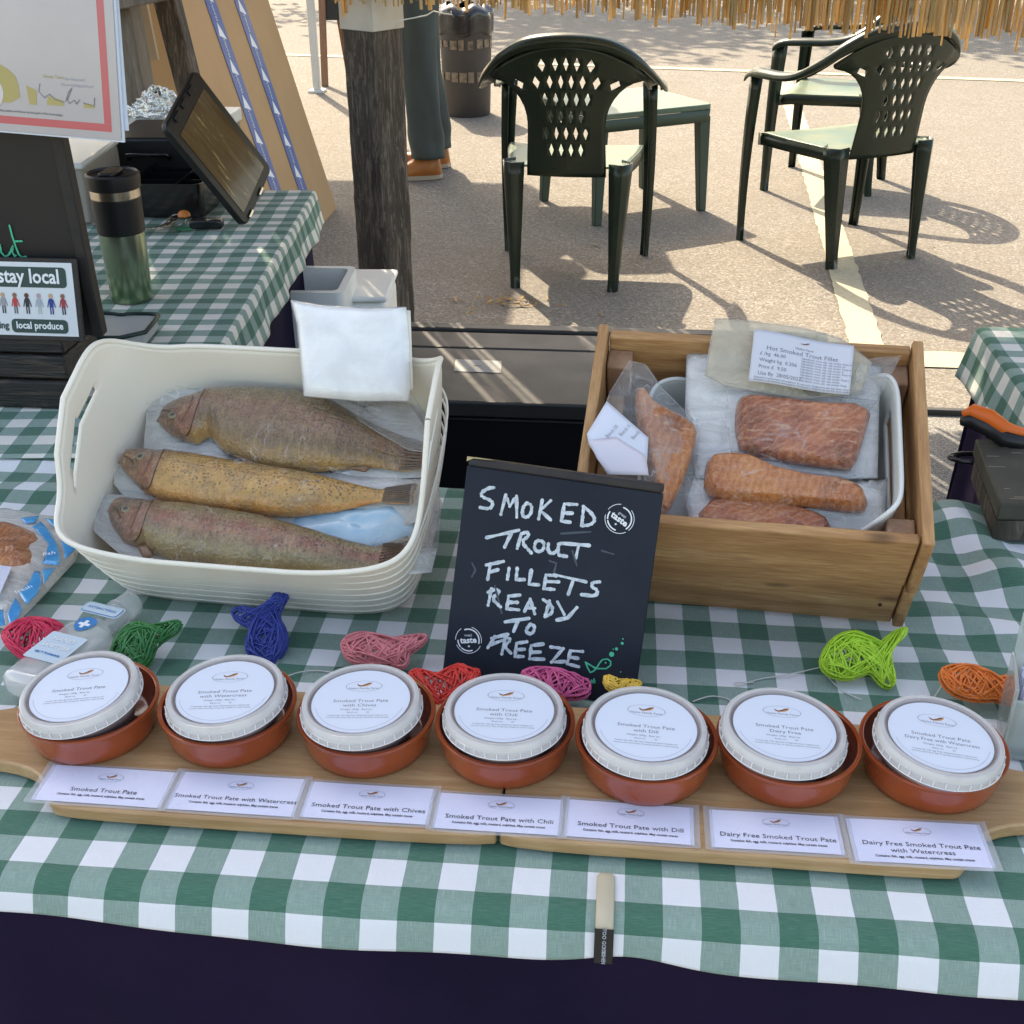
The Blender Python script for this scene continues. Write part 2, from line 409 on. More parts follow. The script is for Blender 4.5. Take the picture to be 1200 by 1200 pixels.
m_galv = M_plain('galvanised_steel', (.42, .40, .37), .35, metal=.8, var=(.25, .24, .22), vs=30)

# ------------------------------------------------------------------ SETTING
g = MB(); g.add([(-60, -20, 0), (60, -20, 0), (60, 80, 0), (-60, 80, 0)], [(0, 1, 2, 3)])
tag(g.build('ground', m_asph), kind='structure')
def line(a, b, wd, seed):
    random.seed(seed); a, b = Vector(a), Vector(b); t = (b-a).normalized(); n = Vector((-t.y, t.x, 0)); L = (b-a).length
    k = max(4, int(L/.04)); vs = []
    for i in range(k+1):
        p = a+t*L*i/k
        for s_ in (-1, 1):
            q = p+n*s_*(wd/2+random.uniform(-.004, .004)); vs.append((q.x, q.y, .004))
    m = MB(); m.add(vs, [(2*i, 2*i+2, 2*i+3, 2*i+1) for i in range(k)])
    return tag(m.build('parking_line', m_paint), kind='structure')
line((-4, 9.9, 0), (6, 8.15, 0), .10, 1)
line((1.075, 9.0, 0), (.765, 3.56, 0), .105, 2)
line((.64, 3.47, 0), (2.6, 3.42, 0), .13, 3)
random.seed(11)
# dry leaf and straw litter on the asphalt
def litter():
    b = MB()
    for cx, cy, n, sp in ((-.40, 2.75, 60, .12), (-.28, 3.05, 30, .2), (.0, 3.6, 10, .9), (-.35, 3.9, 40, .08), (.6, 4.4, 14, 1.2)):
        for _ in range(n):
            x, y = random.gauss(cx, sp), random.gauss(cy, sp*.5); a = random.uniform(0, pi); L = random.uniform(.008, .035)
            d = Vector((cos(a), sin(a), 0)); n_ = Vector((-sin(a), cos(a), 0)); p = Vector((x, y, .004+random.uniform(0, .004)))
            b.add([p-d*L, p+n_*L*.18+Vector((0, 0, .003)), p+d*L, p-n_*L*.15], [(0, 1, 2, 3)])
    return b
tag(litter().build('leaf_litter', M_plain('dry_straw', (.42, .27, .10), .8, var=(.20, .11, .04), vs=60)), 'dry straw and leaf bits scattered on the asphalt behind the stall', 'leaves', kind='stuff')

# trees beyond the frame that dapple the far tarmac
m_bark = M_wood('bark', (.03, .022, .015), (.06, .045, .03), (.1, .08, .055), 'Z', 6, .9, False)
m_leaf = M_plain('leaf', (.045, .10, .022), .55, var=(.075, .13, .03), vs=3)
def tree(x, y, h, rx, n, seed, label):
    random.seed(seed)
    t = thing('broadleaf_tree', label, 'tree', (x, y, 0), group=None)
    b = MB(); b.tube([(0, 0, 0), (.05, .02, h*.25), (-.05, .1, h*.5), (.05, 0, h*.8)], [.19, .15, .11, .04], 10)
    for k in range(9):
        a = k*2.4; z = h*(.35+.05*k); L = rx*.75
        b.tube([(0, 0, z), (cos(a)*L*.5, sin(a)*L*.5, z+.35), (cos(a)*L, sin(a)*L, z+.6)], [.06, .035, .012], 6)
    b.build('trunk', m_bark, t, smooth=60)
    c = MB()
    for k in range(n):
        cl = random.randrange(26); rr = random.Random(seed*100+cl)
        cc = Vector((rr.gauss(0, rx*.5), rr.gauss(0, rx*.5), h*.72+rr.gauss(0, h*.13)))
        p = cc+Vector((random.gauss(0, .42), random.gauss(0, .42), random.gauss(0, .28)))
        a = Vector((random.gauss(0, 1), random.gauss(0, 1), random.gauss(0, 1))).normalized(); q = a.orthogonal().normalized(); L = random.uniform(.06, .12)
        c.add([p-a*L, p+q*L*.5, p+a*L, p-q*L*.5], [(0, 1, 2, 3)])
    c.build('crown', m_leaf, t)
tree(-1.9, 15.8, 5.6, 2.0, 6500, 3, 'broadleaf tree at the far left beyond the car park, dappling the tarmac')
tree(1.7, 15.4, 5.2, 1.9, 6500, 4, 'broadleaf tree directly beyond the stacked green chairs, past the car park')
tree(4.4, 14.6, 5.4, 1.7, 5000, 5, 'rightmost broadleaf tree beyond the car park, past the green armchairs')

# ------------------------------------------------------------------ MAIN TABLE, CLOTH, SKIRT
def table(name, label, x0, x1, y0, y1, ztop, M=None, legs=True):
    t = thing(name, label, 'table', M=M if M is not None else Matrix.Identity(4))
    b = MB(); b.box(((x0+x1)/2, (y0+y1)/2, ztop-.018), (x1-x0, y1-y0, .03)); b.build('table_top', m_whiteplas, t, bevel=.003)
    for x in (x0+.06, x1-.06):
        for y in (y0+.05, y1-.05):
            l = MB(); l.tube([(x, y, .0), (x, y, ztop-.03)], .013, 10); l.build('leg', m_galv, t, smooth=60)
    return t
table('trestle_table', 'long trestle table under the green gingham cloth at the front of the stall', -.93, .93, .566, 1.138, T-.006)
def smooth(a, b, x): t = max(0, min(1, (x-a)/(b-a))); return t*t*(3-2*t)
PROF = []                                   # arc length from y=.594 -> (dy, dz)
def build_prof():
    y = z = 0; ds = .001; PROF.append((0., 0.))
    for i in range(130):
        s_ = i*ds; ph = radians(66)*smooth(.026, .054, s_)+radians(10)*smooth(.054, .09, s_)
        y -= cos(ph)*ds; z -= sin(ph)*ds; PROF.append((y, z))
build_prof()
def wr(x, y):
    """wrinkle height of the main cloth"""
    z = 0
    # folds at the back right, behind the crate
    k = smooth(.27, .36, x)*smooth(.93, 1.02, y)
    z += k*(.0065*sin((x*1.0+y*.25)*62)+.004*sin((x*.6-y)*48+1)+.004)
    k2 = smooth(.22, .34, x)*smooth(.70, .9, y)
    z += k2*.0035*sin((x*.5+y)*70+.7)*(1-.5*k)
    # soft folds at the left
    k3 = smooth(-.42, -.55, x)
    z += k3*.003*sin((y-.15*x)*75)
    z += .0011*mnoise.noise(Vector((x*9, y*14, 0)))+.0006*mnoise.noise(Vector((x*30, y*30, 3)))
    return max(z, -.0015)
def hemlen(x):                              # where the hem ends (arc from y=.594)
    v = .0685 + .003*smooth(-.1, .35, x)-.006*smooth(-.15, -.42, x)
    v -= .006*exp(-((x-.023)/.035)**2)
    return v+.0006*sin(x*21)
CY0 = .594
def cloth_pt(x, s_):                        # s_ >=0: arc forward of CY0; <0: back over the table
    if s_ <= 0:
        y = CY0 - s_; return Vector((x, y, T+wr(x, y)*smooth(0, .03, -s_)))
    i = min(int(s_*1000), len(PROF)-2); f = s_*1000-i
    dy = PROF[i][0]*(1-f)+PROF[i+1][0]*f; dz = PROF[i][1]*(1-f)+PROF[i+1][1]*f
    wv = .0016*sin(x*14+1)*smooth(.02, .07, s_)+.0008*sin(x*47)*smooth(.03, .08, s_)
    return Vector((x, CY0+dy+wv, T+dz))
ys = [-(1.145-CY0)+i*.0068 for i in range(0, 82)]; ys = [y for y in ys if y < -.004]
m = MB(); nx = 300; XX = [-.95+1.9*i/nx for i in range(nx+1)]
rowsN = len(ys)+34; vs = []; uvs = []
for j in range(rowsN):
    for x in XX:
        yb = 1.145 if x > -.56 else 1.30
        if j < len(ys):
            s_ = ys[j]*( (yb-CY0)/(1.145-CY0) if x <= -.56 else 1)
        else: s_ = hemlen(x)*(j-len(ys))/33
        vs.append(cloth_pt(x, s_)); v = (.9055-(CY0-s_))
        uvs.append((x+.0012*mnoise.noise(Vector((x*6, s_*8, 1))), v+.0012*mnoise.noise(Vector((x*5, s_*6, 7)))))
W = nx+1
m.add(vs, [(j*W+i, (j+1)*W+i, (j+1)*W+i+1, j*W+i+1) for j in range(rowsN-1) for i in range(nx)], uvs)
tag(m.build('tablecloth', m_cloth, smooth=180, solid=.0009, off=-1), 'green and white gingham cloth on the front table under all the pâté dishes', 'tablecloth')
# navy skirt below the hem
b = MB()
def sk(u, v):
    x = -.95+1.9*u; z = T-.012-(T-.02)*v
    y = .556-.004*sin(x*17+1)-.016*v*sin(x*26+.5+v*.8)-.014*v*sin(x*9)-.010*v-.007*sin(x*61+sin(x*13)*2)*min(1, v*3)-.006*sin(x*14-v*9)*min(1, v*4)
    return Vector((x, y, max(z, .006)))
b.grid(sk, 240, 30)
def skb(u, v):
    x = -.95+1.9*u; z = T-.02-(T-.03)*v; return Vector((x, 1.128+.006*sin(x*25)*v, z))
b.grid(skb, 60, 10)
tag(b.build('table_skirt', m_navy, smooth=180, solid=.001), 'dark navy table skirt hanging below the gingham cloth at the front', 'table skirt')

# ------------------------------------------------------------------ SIDE TABLES
ML = Matrix.Translation((-.535, 1.30, 0)) @ Matrix.Rotation(radians(5.2), 4, 'Z')   # right edge of the left table along +y
table('side_table', 'left return table under pale gingham carrying the steel travel mug', -.74, -.012, .0, 1.12, T-.004, ML)
def side_cloth(name, label, M, x0, x1, y0, y1, zt, side, drop, uvo=0, ph=0):
    b = MB(); nx_, ny_ = 90, 110; Lx = x1-x0
    def pt(u, v):
        s_ = u*(Lx+drop); y = y0+(y1-y0)*v
        if side > 0: d = s_-Lx; x = x0+s_
        else: d = drop-s_; x = x0+(s_-drop)
        if (side > 0 and s_ > Lx) or (side < 0 and s_ < drop):
            dd = d if side > 0 else drop-s_
            wv = .004*sin(y*33+ph)*smooth(0, drop, dd)+.0015*sin(y*71)*smooth(0, drop, dd)
            e = x1 if side > 0 else x0
            a = min(dd/.012, 1); return M @ Vector((e+side*(.004*a+wv+.018*dd/drop), y, zt-.0+(-.003*a*a if dd < .012 else -(dd-.009))))
        z = zt+.0012*mnoise.noise(Vector((x*11+5, y*11, 0)))+.0015*sin(y*40+x*9)*smooth(.4, .5, v)
        return M @ Vector((x, y, z))
    b.grid(pt, nx_, ny_, lambda u, v: (u*(Lx+drop)+uvo, (y0+(y1-y0)*v)))
    return tag(b.build(name, m_cloth2, smooth=180, solid=.0009), label, 'tablecloth')
side_cloth('tablecloth', 'green gingham cloth on the left return table, under keys and tablet', ML, -.75, 0, -.12, 1.13, T+.006, 1, .075)
b = MB(); b.grid(lambda u, v: ML @ Vector((-.012+.012*v+.008*sin(u*34)*v+.01*sin(u*13+1)*v, .01+1.1*u, T-.03-(T-.04)*v)), 90, 16)
b.grid(lambda u, v: ML @ Vector((-.74+.73*u, 1.112+.008*sin(u*30)*v, T-.03-(T-.04)*v)), 60, 8)
tag(b.build('table_skirt', m_navy, smooth=180, solid=.001), 'navy skirt of the left return table, beside the white polystyrene boxes', 'table skirt')
MR = Matrix.Translation((.522, 1.17, 0))
table('side_table', 'right return table under gingham at the right edge of the photo', .012, .7, .0, .52, T-.004, MR)
side_cloth('tablecloth', 'green gingham cloth on the right return table, behind the orange handled shears', MR, 0, .72, -.02, .53, T+.004, -1, .085, .013, 2)
b = MB(); b.grid(lambda u, v: MR @ Vector((.004-.012*v+.008*sin(u*24)*v-.05*v*v, .0+.5*u, T-.02-(T-.04)*v)), 60, 16)
b.grid(lambda u, v: MR @ Vector((.0+.7*u-.03*v, .505+.008*sin(u*30)*v, T-.03-(T-.04)*v)), 40, 8)
tag(b.build('table_skirt', m_navy, smooth=180, solid=.001), 'navy skirt of the right return table, beside the crate', 'table skirt')

# ------------------------------------------------------------------ SERVING BOARDS
def board(name, label, poly):
    b = MB(); b.prism(chaikin(poly, 2), T+.0022, ZB); return tag(b.build(name, m_board, bevel=.0035, seg=3), label, 'serving board')
board('serving_board', 'left wooden paddle board under the four left pâté dishes, handle off to the left',
      [(-.0705, .6070), (-.0695, .619), (-.0695, .750), (-.072, .757), (-.40, .7565), (-.425, .752), (-.455, .718), (-.50, .708), (-.60, .706), (-.60, .657), (-.455, .655), (-.425, .650), (-.407, .640), (-.392, .617), (-.383, .6100), (-.30, .6085)])
board('serving_board', 'right wooden paddle board under the three right pâté dishes, handle off to the right',
      [(-.0670, .6070), (.10, .6055), (.232, .6040), (.243, .608), (.252, .626), (.268, .645), (.30, .654), (.45, .658), (.45, .703), (.31, .705), (.285, .718), (.262, .745), (.235, .7535), (-.0665, .757), (-.0680, .750), (-.0680, .619)])

# ------------------------------------------------------------------ PÂTÉ DISHES AND TUBS
DS = .892
dish_prof_out = [(.0, 0), (.0475, 0), (.0505, .0018), (.0528, .009), (.0546, .018), (.0556, .027), (.0570, .0305), (.0583, .0330), (.0580, .0348), (.0562, .0355), (.0545, .0345), (.0532, .031), (.0512, .020), (.0485, .0095), (.045, .006), (.0, .0055)]
def fish_logo(par, M, x, y, s_, z, ring=True):
    """oval seal with a leaping trout and a script line"""
    if ring:
        b = MB(); n = 48; vs = []
        for k in range(n):
            a = 2*pi*k/n
            for r in (1.0, .955): vs.append(M @ Vector((x+cos(a)*s_*r, y+sin(a)*s_*.46*r, z)))
        b.add(vs, [(2*k, 2*((k+1) % n), 2*((k+1) % n)+1, 2*k+1) for k in range(n)]); b.build('seal_ring', m_ink3, par)
    P = [(-.42, .16), (-.30, .02), (-.20, -.03), (-.02, .06), (.20, .20), (.40, .26), (.36, .12), (.20, -.02), (.0, -.08), (-.18, -.10), (-.34, -.04)]
    b = MB(); b.add([M @ Vector((x+px*s_, y+py*s_+.06*s_, z)) for px, py in P], [tuple(range(len(P)-1, -1, -1))]); b.build('trout_emblem', m_gold, par)
    P = [(-.42, .16), (-.28, .05), (-.18, .0), (0, .09), (.20, .22), (.40, .26), (.22, .12), (.0, .0), (-.18, -.07), (-.30, -.02)]
    b = MB(); b.add([M @ Vector((x+px*s_, y+py*s_+.06*s_, z+.00006)) for px, py in P], [tuple(range(len(P)-1, -1, -1))]); b.build('trout_emblem', m_red_ink, par)
    text('Hatke Family Farm', s_*.22, m_ink2, par, x, y-.19*s_, z, M, name='script_lettering')
names = [['Smoked Trout Pate'], ['Smoked Trout Pate', 'with Watercress'], ['Smoked Trout Pate', 'with Chives'], ['Smoked Trout Pate', 'with Chili'],
         ['Smoked Trout Pate', 'with Dill'], ['Smoked Trout Pate', 'Dairy Free'], ['Smoked Trout Pate', 'Dairy Free with Watercress']]
ords = ['first', 'second', 'third', 'fourth', 'fifth', 'sixth', 'seventh']
DX = [(-.3895, .697), (-.2835, .703), (-.1765, .701), (-.072, .699), (.032, .690), (.1345, .697), (.2375, .700)]
# lid centre in the photograph, and tilt about x / y in degrees
TUB = [(93, 808, -4, -5, -6), (264, 811, -2, -3, -4), (423, 822, -1, -2, -3), (591, 833, 0, 0, -1), (757, 852, -2, 2, 1), (919, 853, -1, 3, 0), (1102, 864, -2, 5, 3)]
dish_prof_out = [(r*DS, z*.82) for r, z in dish_prof_out]
d_mesh = None
lid_prof = [(.0, .0), (.0432, .0), (.0440, .0022), (.0465, .0028), (.0492, .0022), (.0502, .0), (.0505, -.003), (.0512, -.0032), (.0512, -.0080), (.0500, -.0082), (.0498, -.003), (.0490, -.0012), (.0, -.0012)]
LS = .875
lid_prof = [(r*LS, z) for r, z in lid_prof]
for i, (dx, dy) in enumerate(DX):
    t = thing('terracotta_dish', ords[i]+' glazed terracotta dish from the left, holding the '+' '.join(names[i][0:]).lower().replace('smoked trout pate', 'pate')+' tub', 'dish', (dx, dy, ZB), (0, 0, i*.7), 'terracotta dishes in a row on the boards')
    if d_mesh is None:
        b = MB(); b.lathe(dish_prof_out[:11], 72, cap=False); d1 = b.build('dish_wall', m_terra, t, smooth=50)
        b = MB(); b.lathe(dish_prof_out[10:], 72, cap=False); d2 = b.build('dish_inside', m_terra_shade, t, smooth=50); d_mesh = (d1, d2)
    else:
        for q in d_mesh: c = q.copy(); C.objects.link(c); c.parent = t
    px, py, tx, ty, tr = TUB[i]
    zc = ZB+.043
    p = at(px, py, zc)
    Mt = Matrix.Translation(p) @ Matrix.Rotation(radians(-ty), 4, 'Y') @ Matrix.Rotation(radians(-tx), 4, 'X') @ Matrix.Rotation(radians(-ty*.5+tr), 4, 'Z')
    # tilt sign: ty<0 lowers the left side
    Mt = Matrix.Translation(p) @ Matrix.Rotation(radians(ty), 4, 'Y') @ Matrix.Rotation(radians(-tx), 4, 'X') @ Matrix.Rotation(radians(-tr), 4, 'Z')
    q = thing('pate_tub', 'lidded clear tub of '+' '.join(names[i]).lower().replace('pate', 'pâté')+', round white label', 'tub', M=Mt, group='labelled pâté tubs in the terracotta dishes')
    b = MB(); b.lathe([(.0, -.037), (.0295, -.037), (.0312, -.0355), (.0415, -.010), (.0418, -.0022), (.0, -.0022)], 64); b.build('tub_body', m_tub, q, smooth=50)
    b = MB(); b.lathe(lid_prof, 96); b.build('lid', m_lid, q, smooth=40)
    b = MB()
    for k in range(34):
        a = 2*pi*k/34+.05
        b.beam((cos(a)*.0450, sin(a)*.0450, -.0032), (cos(a)*.0450, sin(a)*.0450, -.0081), .0007, .0008, up=(cos(a), sin(a), 0))
    b.lathe([(.0447, -.0084), (.0453, -.0082), (.0453, -.0077), (.0447, -.0075)], 72, close=True)
    b.build('tamper_band', M_lidrib if 'M_lidrib' in globals() else globals().setdefault('M_lidrib', M_plain('lid_rib', (.74, .72, .72), .35)), q)
    b = MB(); b.lathe([(.0, .0009), (.0362, .0009), (.0364, .0005), (.0, .0004)], 72); L = b.build('label', m_label, q, smooth=30)
    I = Matrix.Scale(.89, 4, (1, 0, 0)) @ Matrix.Scale(.89, 4, (0, 1, 0)); z = .00098
    fish_logo(L, I, 0, .019, .0155, z)
    y0 = -.0005
    for ln in names[i]: text(ln, .0052, m_ink2, L, 0, y0, z, I, sx=1.12 if len(ln) < 22 else .98); y0 -= .0058
    text('Weight: 200g   Best by:', .0026, m_ink2, L, -.002, y0+.0005, z, I, sx=1.1); y0 -= .0035
    text('Batch no:          05', .0024, m_ink2, L, 0, y0+.0002, z, I); y0 -= .0035
    for ln in ('Contains fish, milk, egg. Keep refrigerated below 5 degrees and', 'consume within three days of opening. Suitable for home freezing'):
        text(ln, .0021, m_ink2, L, 0, y0, z, I, sx=.92); y0 -= .0027
    b = MB(); vs = []
    for k in range(60):
        a = radians(-165)+radians(150)*k/59
        for r in (.0334, .0331): vs.append((cos(a)*r, sin(a)*r, z))
    b.add(vs, [(2*k, 2*k+2, 2*k+3, 2*k+1) for k in range(59)]); b.build('printed_ring', m_ink3, L)

# name cards
CARD = [(-.356, .628, .0955, .0375, -.3, .006), (-.259, .628, .093, .039, -.2, .002), (-.163, .627, .091, .0365, -.1, 0), (-.070, .624, .0895, .0355, -.1, 0),
        (.021, .624, .089, .0365, -1.0, 0), (.121, .623, .089, .0365, .1, 0), (.2165, .621, .0915, .0405, .9, -.004)]
ct = [['Smoked Trout Pate'], ['Smoked Trout Pate with Watercress'], ['Smoked Trout Pate with Chives'], ['Smoked Trout Pate with Chili'], ['Smoked Trout Pate with Dill'],
      ['Dairy Free Smoked Trout Pate'], ['Dairy Free Smoked Trout Pate', 'with Watercress']]
for i, (cx, cy, cw, ch, an, sh) in enumerate(CARD):
    t = thing('name_card', 'laminated card reading '+' '.join(ct[i])+' lying on the board', 'card', (cx, cy+.0052, ZB+.0006), (0, 0, radians(an)), 'laminated name cards along the front of the boards')
    fl = lambda u, v, W_, H_, dz=0: Vector(((u-.5)*W_+(v-.5)*-sh*0, (v-.5)*H_, dz+.00012*sin(u*5+i)+(.0009*(abs(u-.5)*2)**6 if dz == 0 else 0)))
    b = MB(); b.grid(lambda u, v: fl(u, v, cw+.008, ch+.006, 0), 16, 6); b.build('laminate', m_lam, t, smooth=180)
    b = MB(); b.grid(lambda u, v: fl(u, v, cw, ch, .0004), 16, 6); cdo = b.build('paper', m_card, t, smooth=180)
    I = Matrix.Identity(4); z = .0007
    two = len(ct[i]) == 2; o = .002 if two else 0
    fish_logo(cdo, I, .001, .0085+o, .0095, z)
    y0 = -.0055+o*1.4
    for ln in ct[i]:
        text(ln, .0056 if i != 1 else .0053, m_ink, cdo, .001, y0, z, I, sx=1.12); y0 -= .0062
    text('Contains: fish, egg, milk, mustard, sulphites. May contain traces', .0029, m_ink, cdo, .001, y0+.0006, z, I, sx=.88, bold=.00006)


# ------------------------------------------------------------------ BASKET WITH WHOLE TROUT
MBK = Matrix.Translation((-.320, .893, T+.003)) @ Matrix.Rotation(radians(-3.5), 4, 'Z') @ Matrix.Rotation(radians(25.5), 4, 'X')
bk = thing('plastic_basket', 'cream ribbed plastic basket holding the three whole smoked trout', 'basket', M=MBK)
def sup(a, n):                              # superellipse unit
    c_, s_ = cos(a), sin(a); return (abs(c_)**(2/n))*(1 if c_ > 0 else -1), (abs(s_)**(2/n))*(1 if s_ > 0 else -1)
BH = .103
def bpt(u, v):
    a = 2*pi*u; ex, ey = sup(a, 6.0)
    side = abs(ex)**5*(1 if abs(ey) < .98 else .6)
    hump = .056*exp(-((ey-.22)/.62)**4)*smooth(.72, .975, abs(ex))
    z = v*(BH+hump) + (.010*smooth(.2, 1, -ey)*(-1)*smooth(.9, .3, abs(ex)))*v
    zz = z/BH
    rib = 0 if v < .97 else .0015
    hx = (.145+.016*min(zz, 1.3)**.8+rib)*(1-.020*(ey+1)); hy = .100+.020*min(zz, 1)**.8+rib
    return Vector((ex*hx, .100+ey*hy, z))
NU, NV = 160, 64
def bskip(i, j):
    a = 2*pi*(i+.5)/NU; ex, ey = sup(a, 6.0); v = (j+.5)/NV; e_ = ey+.06
    return abs(ex) > .97 and abs(e_) < .40 and .785 < v < .785+.062*(1-(e_/.44)**4)+.008
b = MB(); b.grid(bpt, NU, NV, skip=bskip, wrap=True); b.build('basket_wall', m_cream, bk, smooth=60, solid=.0028, off=0)
b = MB(); b.tube([bpt(k/NU, 1.0) for k in range(NU+1)], .0026, 8, cap=False); b.build('rolled_rim', m_cream, bk, smooth=180)
for k in range(7):
    zz = .010+.0132*k; b = MB(); P = []
    for i in range(NU+1):
        q = bpt(i/NU, min(zz/BH, .9)); q.z = zz; s_ = Vector((q.x, q.y-.1, 0)).normalized(); P.append(q+s_*.0016)
    b.tube(P, .0011, 6, cap=False); b.build('rib', m_cream, bk, smooth=180)
b = MB(); b.prism([(sup(2*pi*k/48, 6)[0]*.144*(1-.020*(sup(2*pi*k/48, 6)[1]+1)), .1+sup(2*pi*k/48, 6)[1]*.1) for k in range(48)], .0, .003); b.build('base', m_cream, bk)
t = thing('wood_block', 'small wooden block propping up the back of the cream basket', 'block', (-.30, 1.05, T+.003))
b = MB(); b.box((0, 0, .027), (.16, .045, .054)); b.build('block', m_pine, t, bevel=.003)

def interp(P, x):
    if x <= P[0][0]: return P[0][1]
    for a, b_ in zip(P, P[1:]):
        if x <= b_[0]: return a[1]+(b_[1]-a[1])*(x-a[0])/max(1e-9, b_[0]-a[0])
    return P[-1][1]

def coatwrinkle(nt, b, co):
    # tight shiny film: its gloss has its own wrinkled normal
    w_ = None
    for sc, rt in (((26, 75, 40), .5), ((70, 22, 40), -.4)):
        n_ = noise(nt, mapping(nt, co, scale=sc, rot=(0, 0, rt)), 1.2, 3, .55, .9)
        r_ = math_n(nt, 'ABSOLUTE', math_n(nt, 'SUBTRACT', n_, .5)); w_ = r_ if w_ is None else math_n(nt, 'ADD', w_, r_)
    n = N(nt, 'ShaderNodeBump'); n.inputs['Strength'].default_value = 1.0; n.inputs['Distance'].default_value = .012
    nt.links.new(w_, n.inputs['Height']); nt.links.new(n.outputs[0], b.inputs['Coat Normal'])
def M_fish(name, back, side, belly, pink, gold=.0):
    m, nt, b = new_mat(name); uv = uvco(nt); s = N(nt, 'ShaderNodeSeparateXYZ'); nt.links.new(uv, s.inputs[0])
    co = objco(nt)
    v = math_n(nt, 'ADD', s.outputs[1], math_n(nt, 'MULTIPLY', math_n(nt, 'SUBTRACT', noise(nt, co, 30, 3), .5), .16))
    c = ramp(nt, v, [(.05, belly), (.30, side), (.46, pink), (.56, pink), (.68, side), (.88, back), (1., tuple(x*.7 for x in back))])
    c = mixc(nt, math_n(nt, 'MULTIPLY', ramp(nt, noise(nt, co, 45, 5, .7), [(.4, 0.), (.65, 1.)]), .5), c, tuple(min(1, x*1.5+.05) for x in side))
    vo = N(nt, 'ShaderNodeTexVoronoi'); vo.inputs['Scale'].default_value = 330; nt.links.new(co, vo.inputs['Vector'])
    sp = ramp(nt, vo.outputs['Distance'], [(.24, 1.), (.42, 0.)])
    dens = ramp(nt, v, [(.2, .15), (.42, .85), (.9, 1.)])
    pick = math_n(nt, 'GREATER_THAN', noise(nt, co, 150, 2), .44)
    c = mixc(nt, math_n(nt, 'MULTIPLY', math_n(nt, 'MULTIPLY', sp, dens), math_n(nt, 'MULTIPLY', pick, .92)), c, (.018, .011, .006))
    c = mixc(nt, math_n(nt, 'MULTIPLY', ramp(nt, noise(nt, co, 22, 6, .75, .6), [(.46, 0.), (.62, 1.)]), .5), c, (.09, .05, .02))
    wv = ramp(nt, noise(nt, mapping(nt, co, scale=(260, 70, 60)), 1, 4, .6, .8), [(.48, 0.), (.66, 1.)]); c = mixc(nt, math_n(nt, 'MULTIPLY', wv, .16), c, (.55, .38, .16))
    # lateral line
    ll = ramp(nt, s.outputs[1], [(.55, 0.), (.562, .55), (.574, 0.)])
    c = mixc(nt, ll, c, (.14, .06, .035))
    # head: darker, redder
    hd = ramp(nt, math_n(nt, 'ADD', s.outputs[0], math_n(nt, 'MULTIPLY', math_n(nt, 'SUBTRACT', v, .5), -.05)), [(.155, 1.), (.20, 0.)])
    hc = ramp(nt, noise(nt, co, 85, 7, .75, .8), [(.34, (.035, .018, .012)), (.5, (.15, .055, .03)), (.58, (.26, .12, .055)), (.68, (.42, .30, .16))])
    c = mixc(nt, math_n(nt, 'MULTIPLY', hd, .85), c, hc)
    gl = ramp(nt, s.outputs[0], [(.085, 0.), (.115, 1.), (.165, 1.), (.18, 0.)]); gv = ramp(nt, s.outputs[1], [(.12, 0.), (.22, 1.), (.5, 1.), (.62, 0.)])
    c = mixc(nt, math_n(nt, 'MULTIPLY', math_n(nt, 'MULTIPLY', gl, gv), .42), c, (.27, .075, .045))
    nt.links.new(c, b.inputs['Base Color']); b.inputs['Roughness'].default_value = .28
    b.inputs['Coat Weight'].default_value = 1; b.inputs['Coat Roughness'].default_value = .08
    b.inputs['Sheen Weight'].default_value = 0
    v2 = N(nt, 'ShaderNodeTexVoronoi'); v2.inputs['Scale'].default_value = 420; nt.links.new(co, v2.inputs['Vector'])
    h = math_n(nt, 'ADD', math_n(nt, 'MULTIPLY', v2.outputs['Distance'], .35), noise(nt, co, 60, 5))
    bump(nt, b, h, .55, .003); coatwrinkle(nt, b, co)
    return m
m_eye = M_plain('fish_eye', (.20, .16, .075), .15, coat=1); m_eye2 = M_plain('fish_pupil', (.02, .02, .015), .1, coat=1)
def crease_glints(nt, co):  # white lines that paint highlights along the folds of the film
    o = None
    for k, (sc, rt) in enumerate((((9, 26, 14), .6), ((30, 10, 14), -.35))):
        n_ = noise(nt, mapping(nt, co, scale=sc, rot=(0, 0, rt)), 1.3, 2, .45, .5)
        l = ramp(nt, n_, [(.488, 0.), (.5, 1.), (.504, 0.)]); msk = ramp(nt, noise(nt, co, 14+k*5, 2), [(.48, 0.), (.62, 1.)])
        l = math_n(nt, 'MULTIPLY', l, msk); o = l if o is None else math_n(nt, 'MAXIMUM', o, l)
    return o
m_film = None
def make_film():
    m, nt, b = new_mat('vacuum_film'); co = objco(nt)
    n = noise(nt, co, 40, 5, .6, .8); n2 = noise(nt, mapping(nt, co, scale=(60, 18, 30), rot=(0, 0, .6)), 1, 4, .6, 1.)
    b.inputs['Base Color'].default_value = (.80, .82, .83, 1); b.inputs['Roughness'].default_value = .12
    b.inputs['Coat Weight'].default_value = .6; b.inputs['Coat Roughness'].default_value = .06
    cr = crease_glints(nt, co); nt.links.new(math_n(nt, 'ADD', math_n(nt, 'MULTIPLY', ramp(nt, n, [(.5, 0.), (.75, 1.)]), .018), math_n(nt, 'ADD', math_n(nt, 'MULTIPLY', cr, .20), .006)), b.inputs['Alpha'])
    bump(nt, b, math_n(nt, 'ADD', n, n2), .8, .006); return m
m_film = make_film()
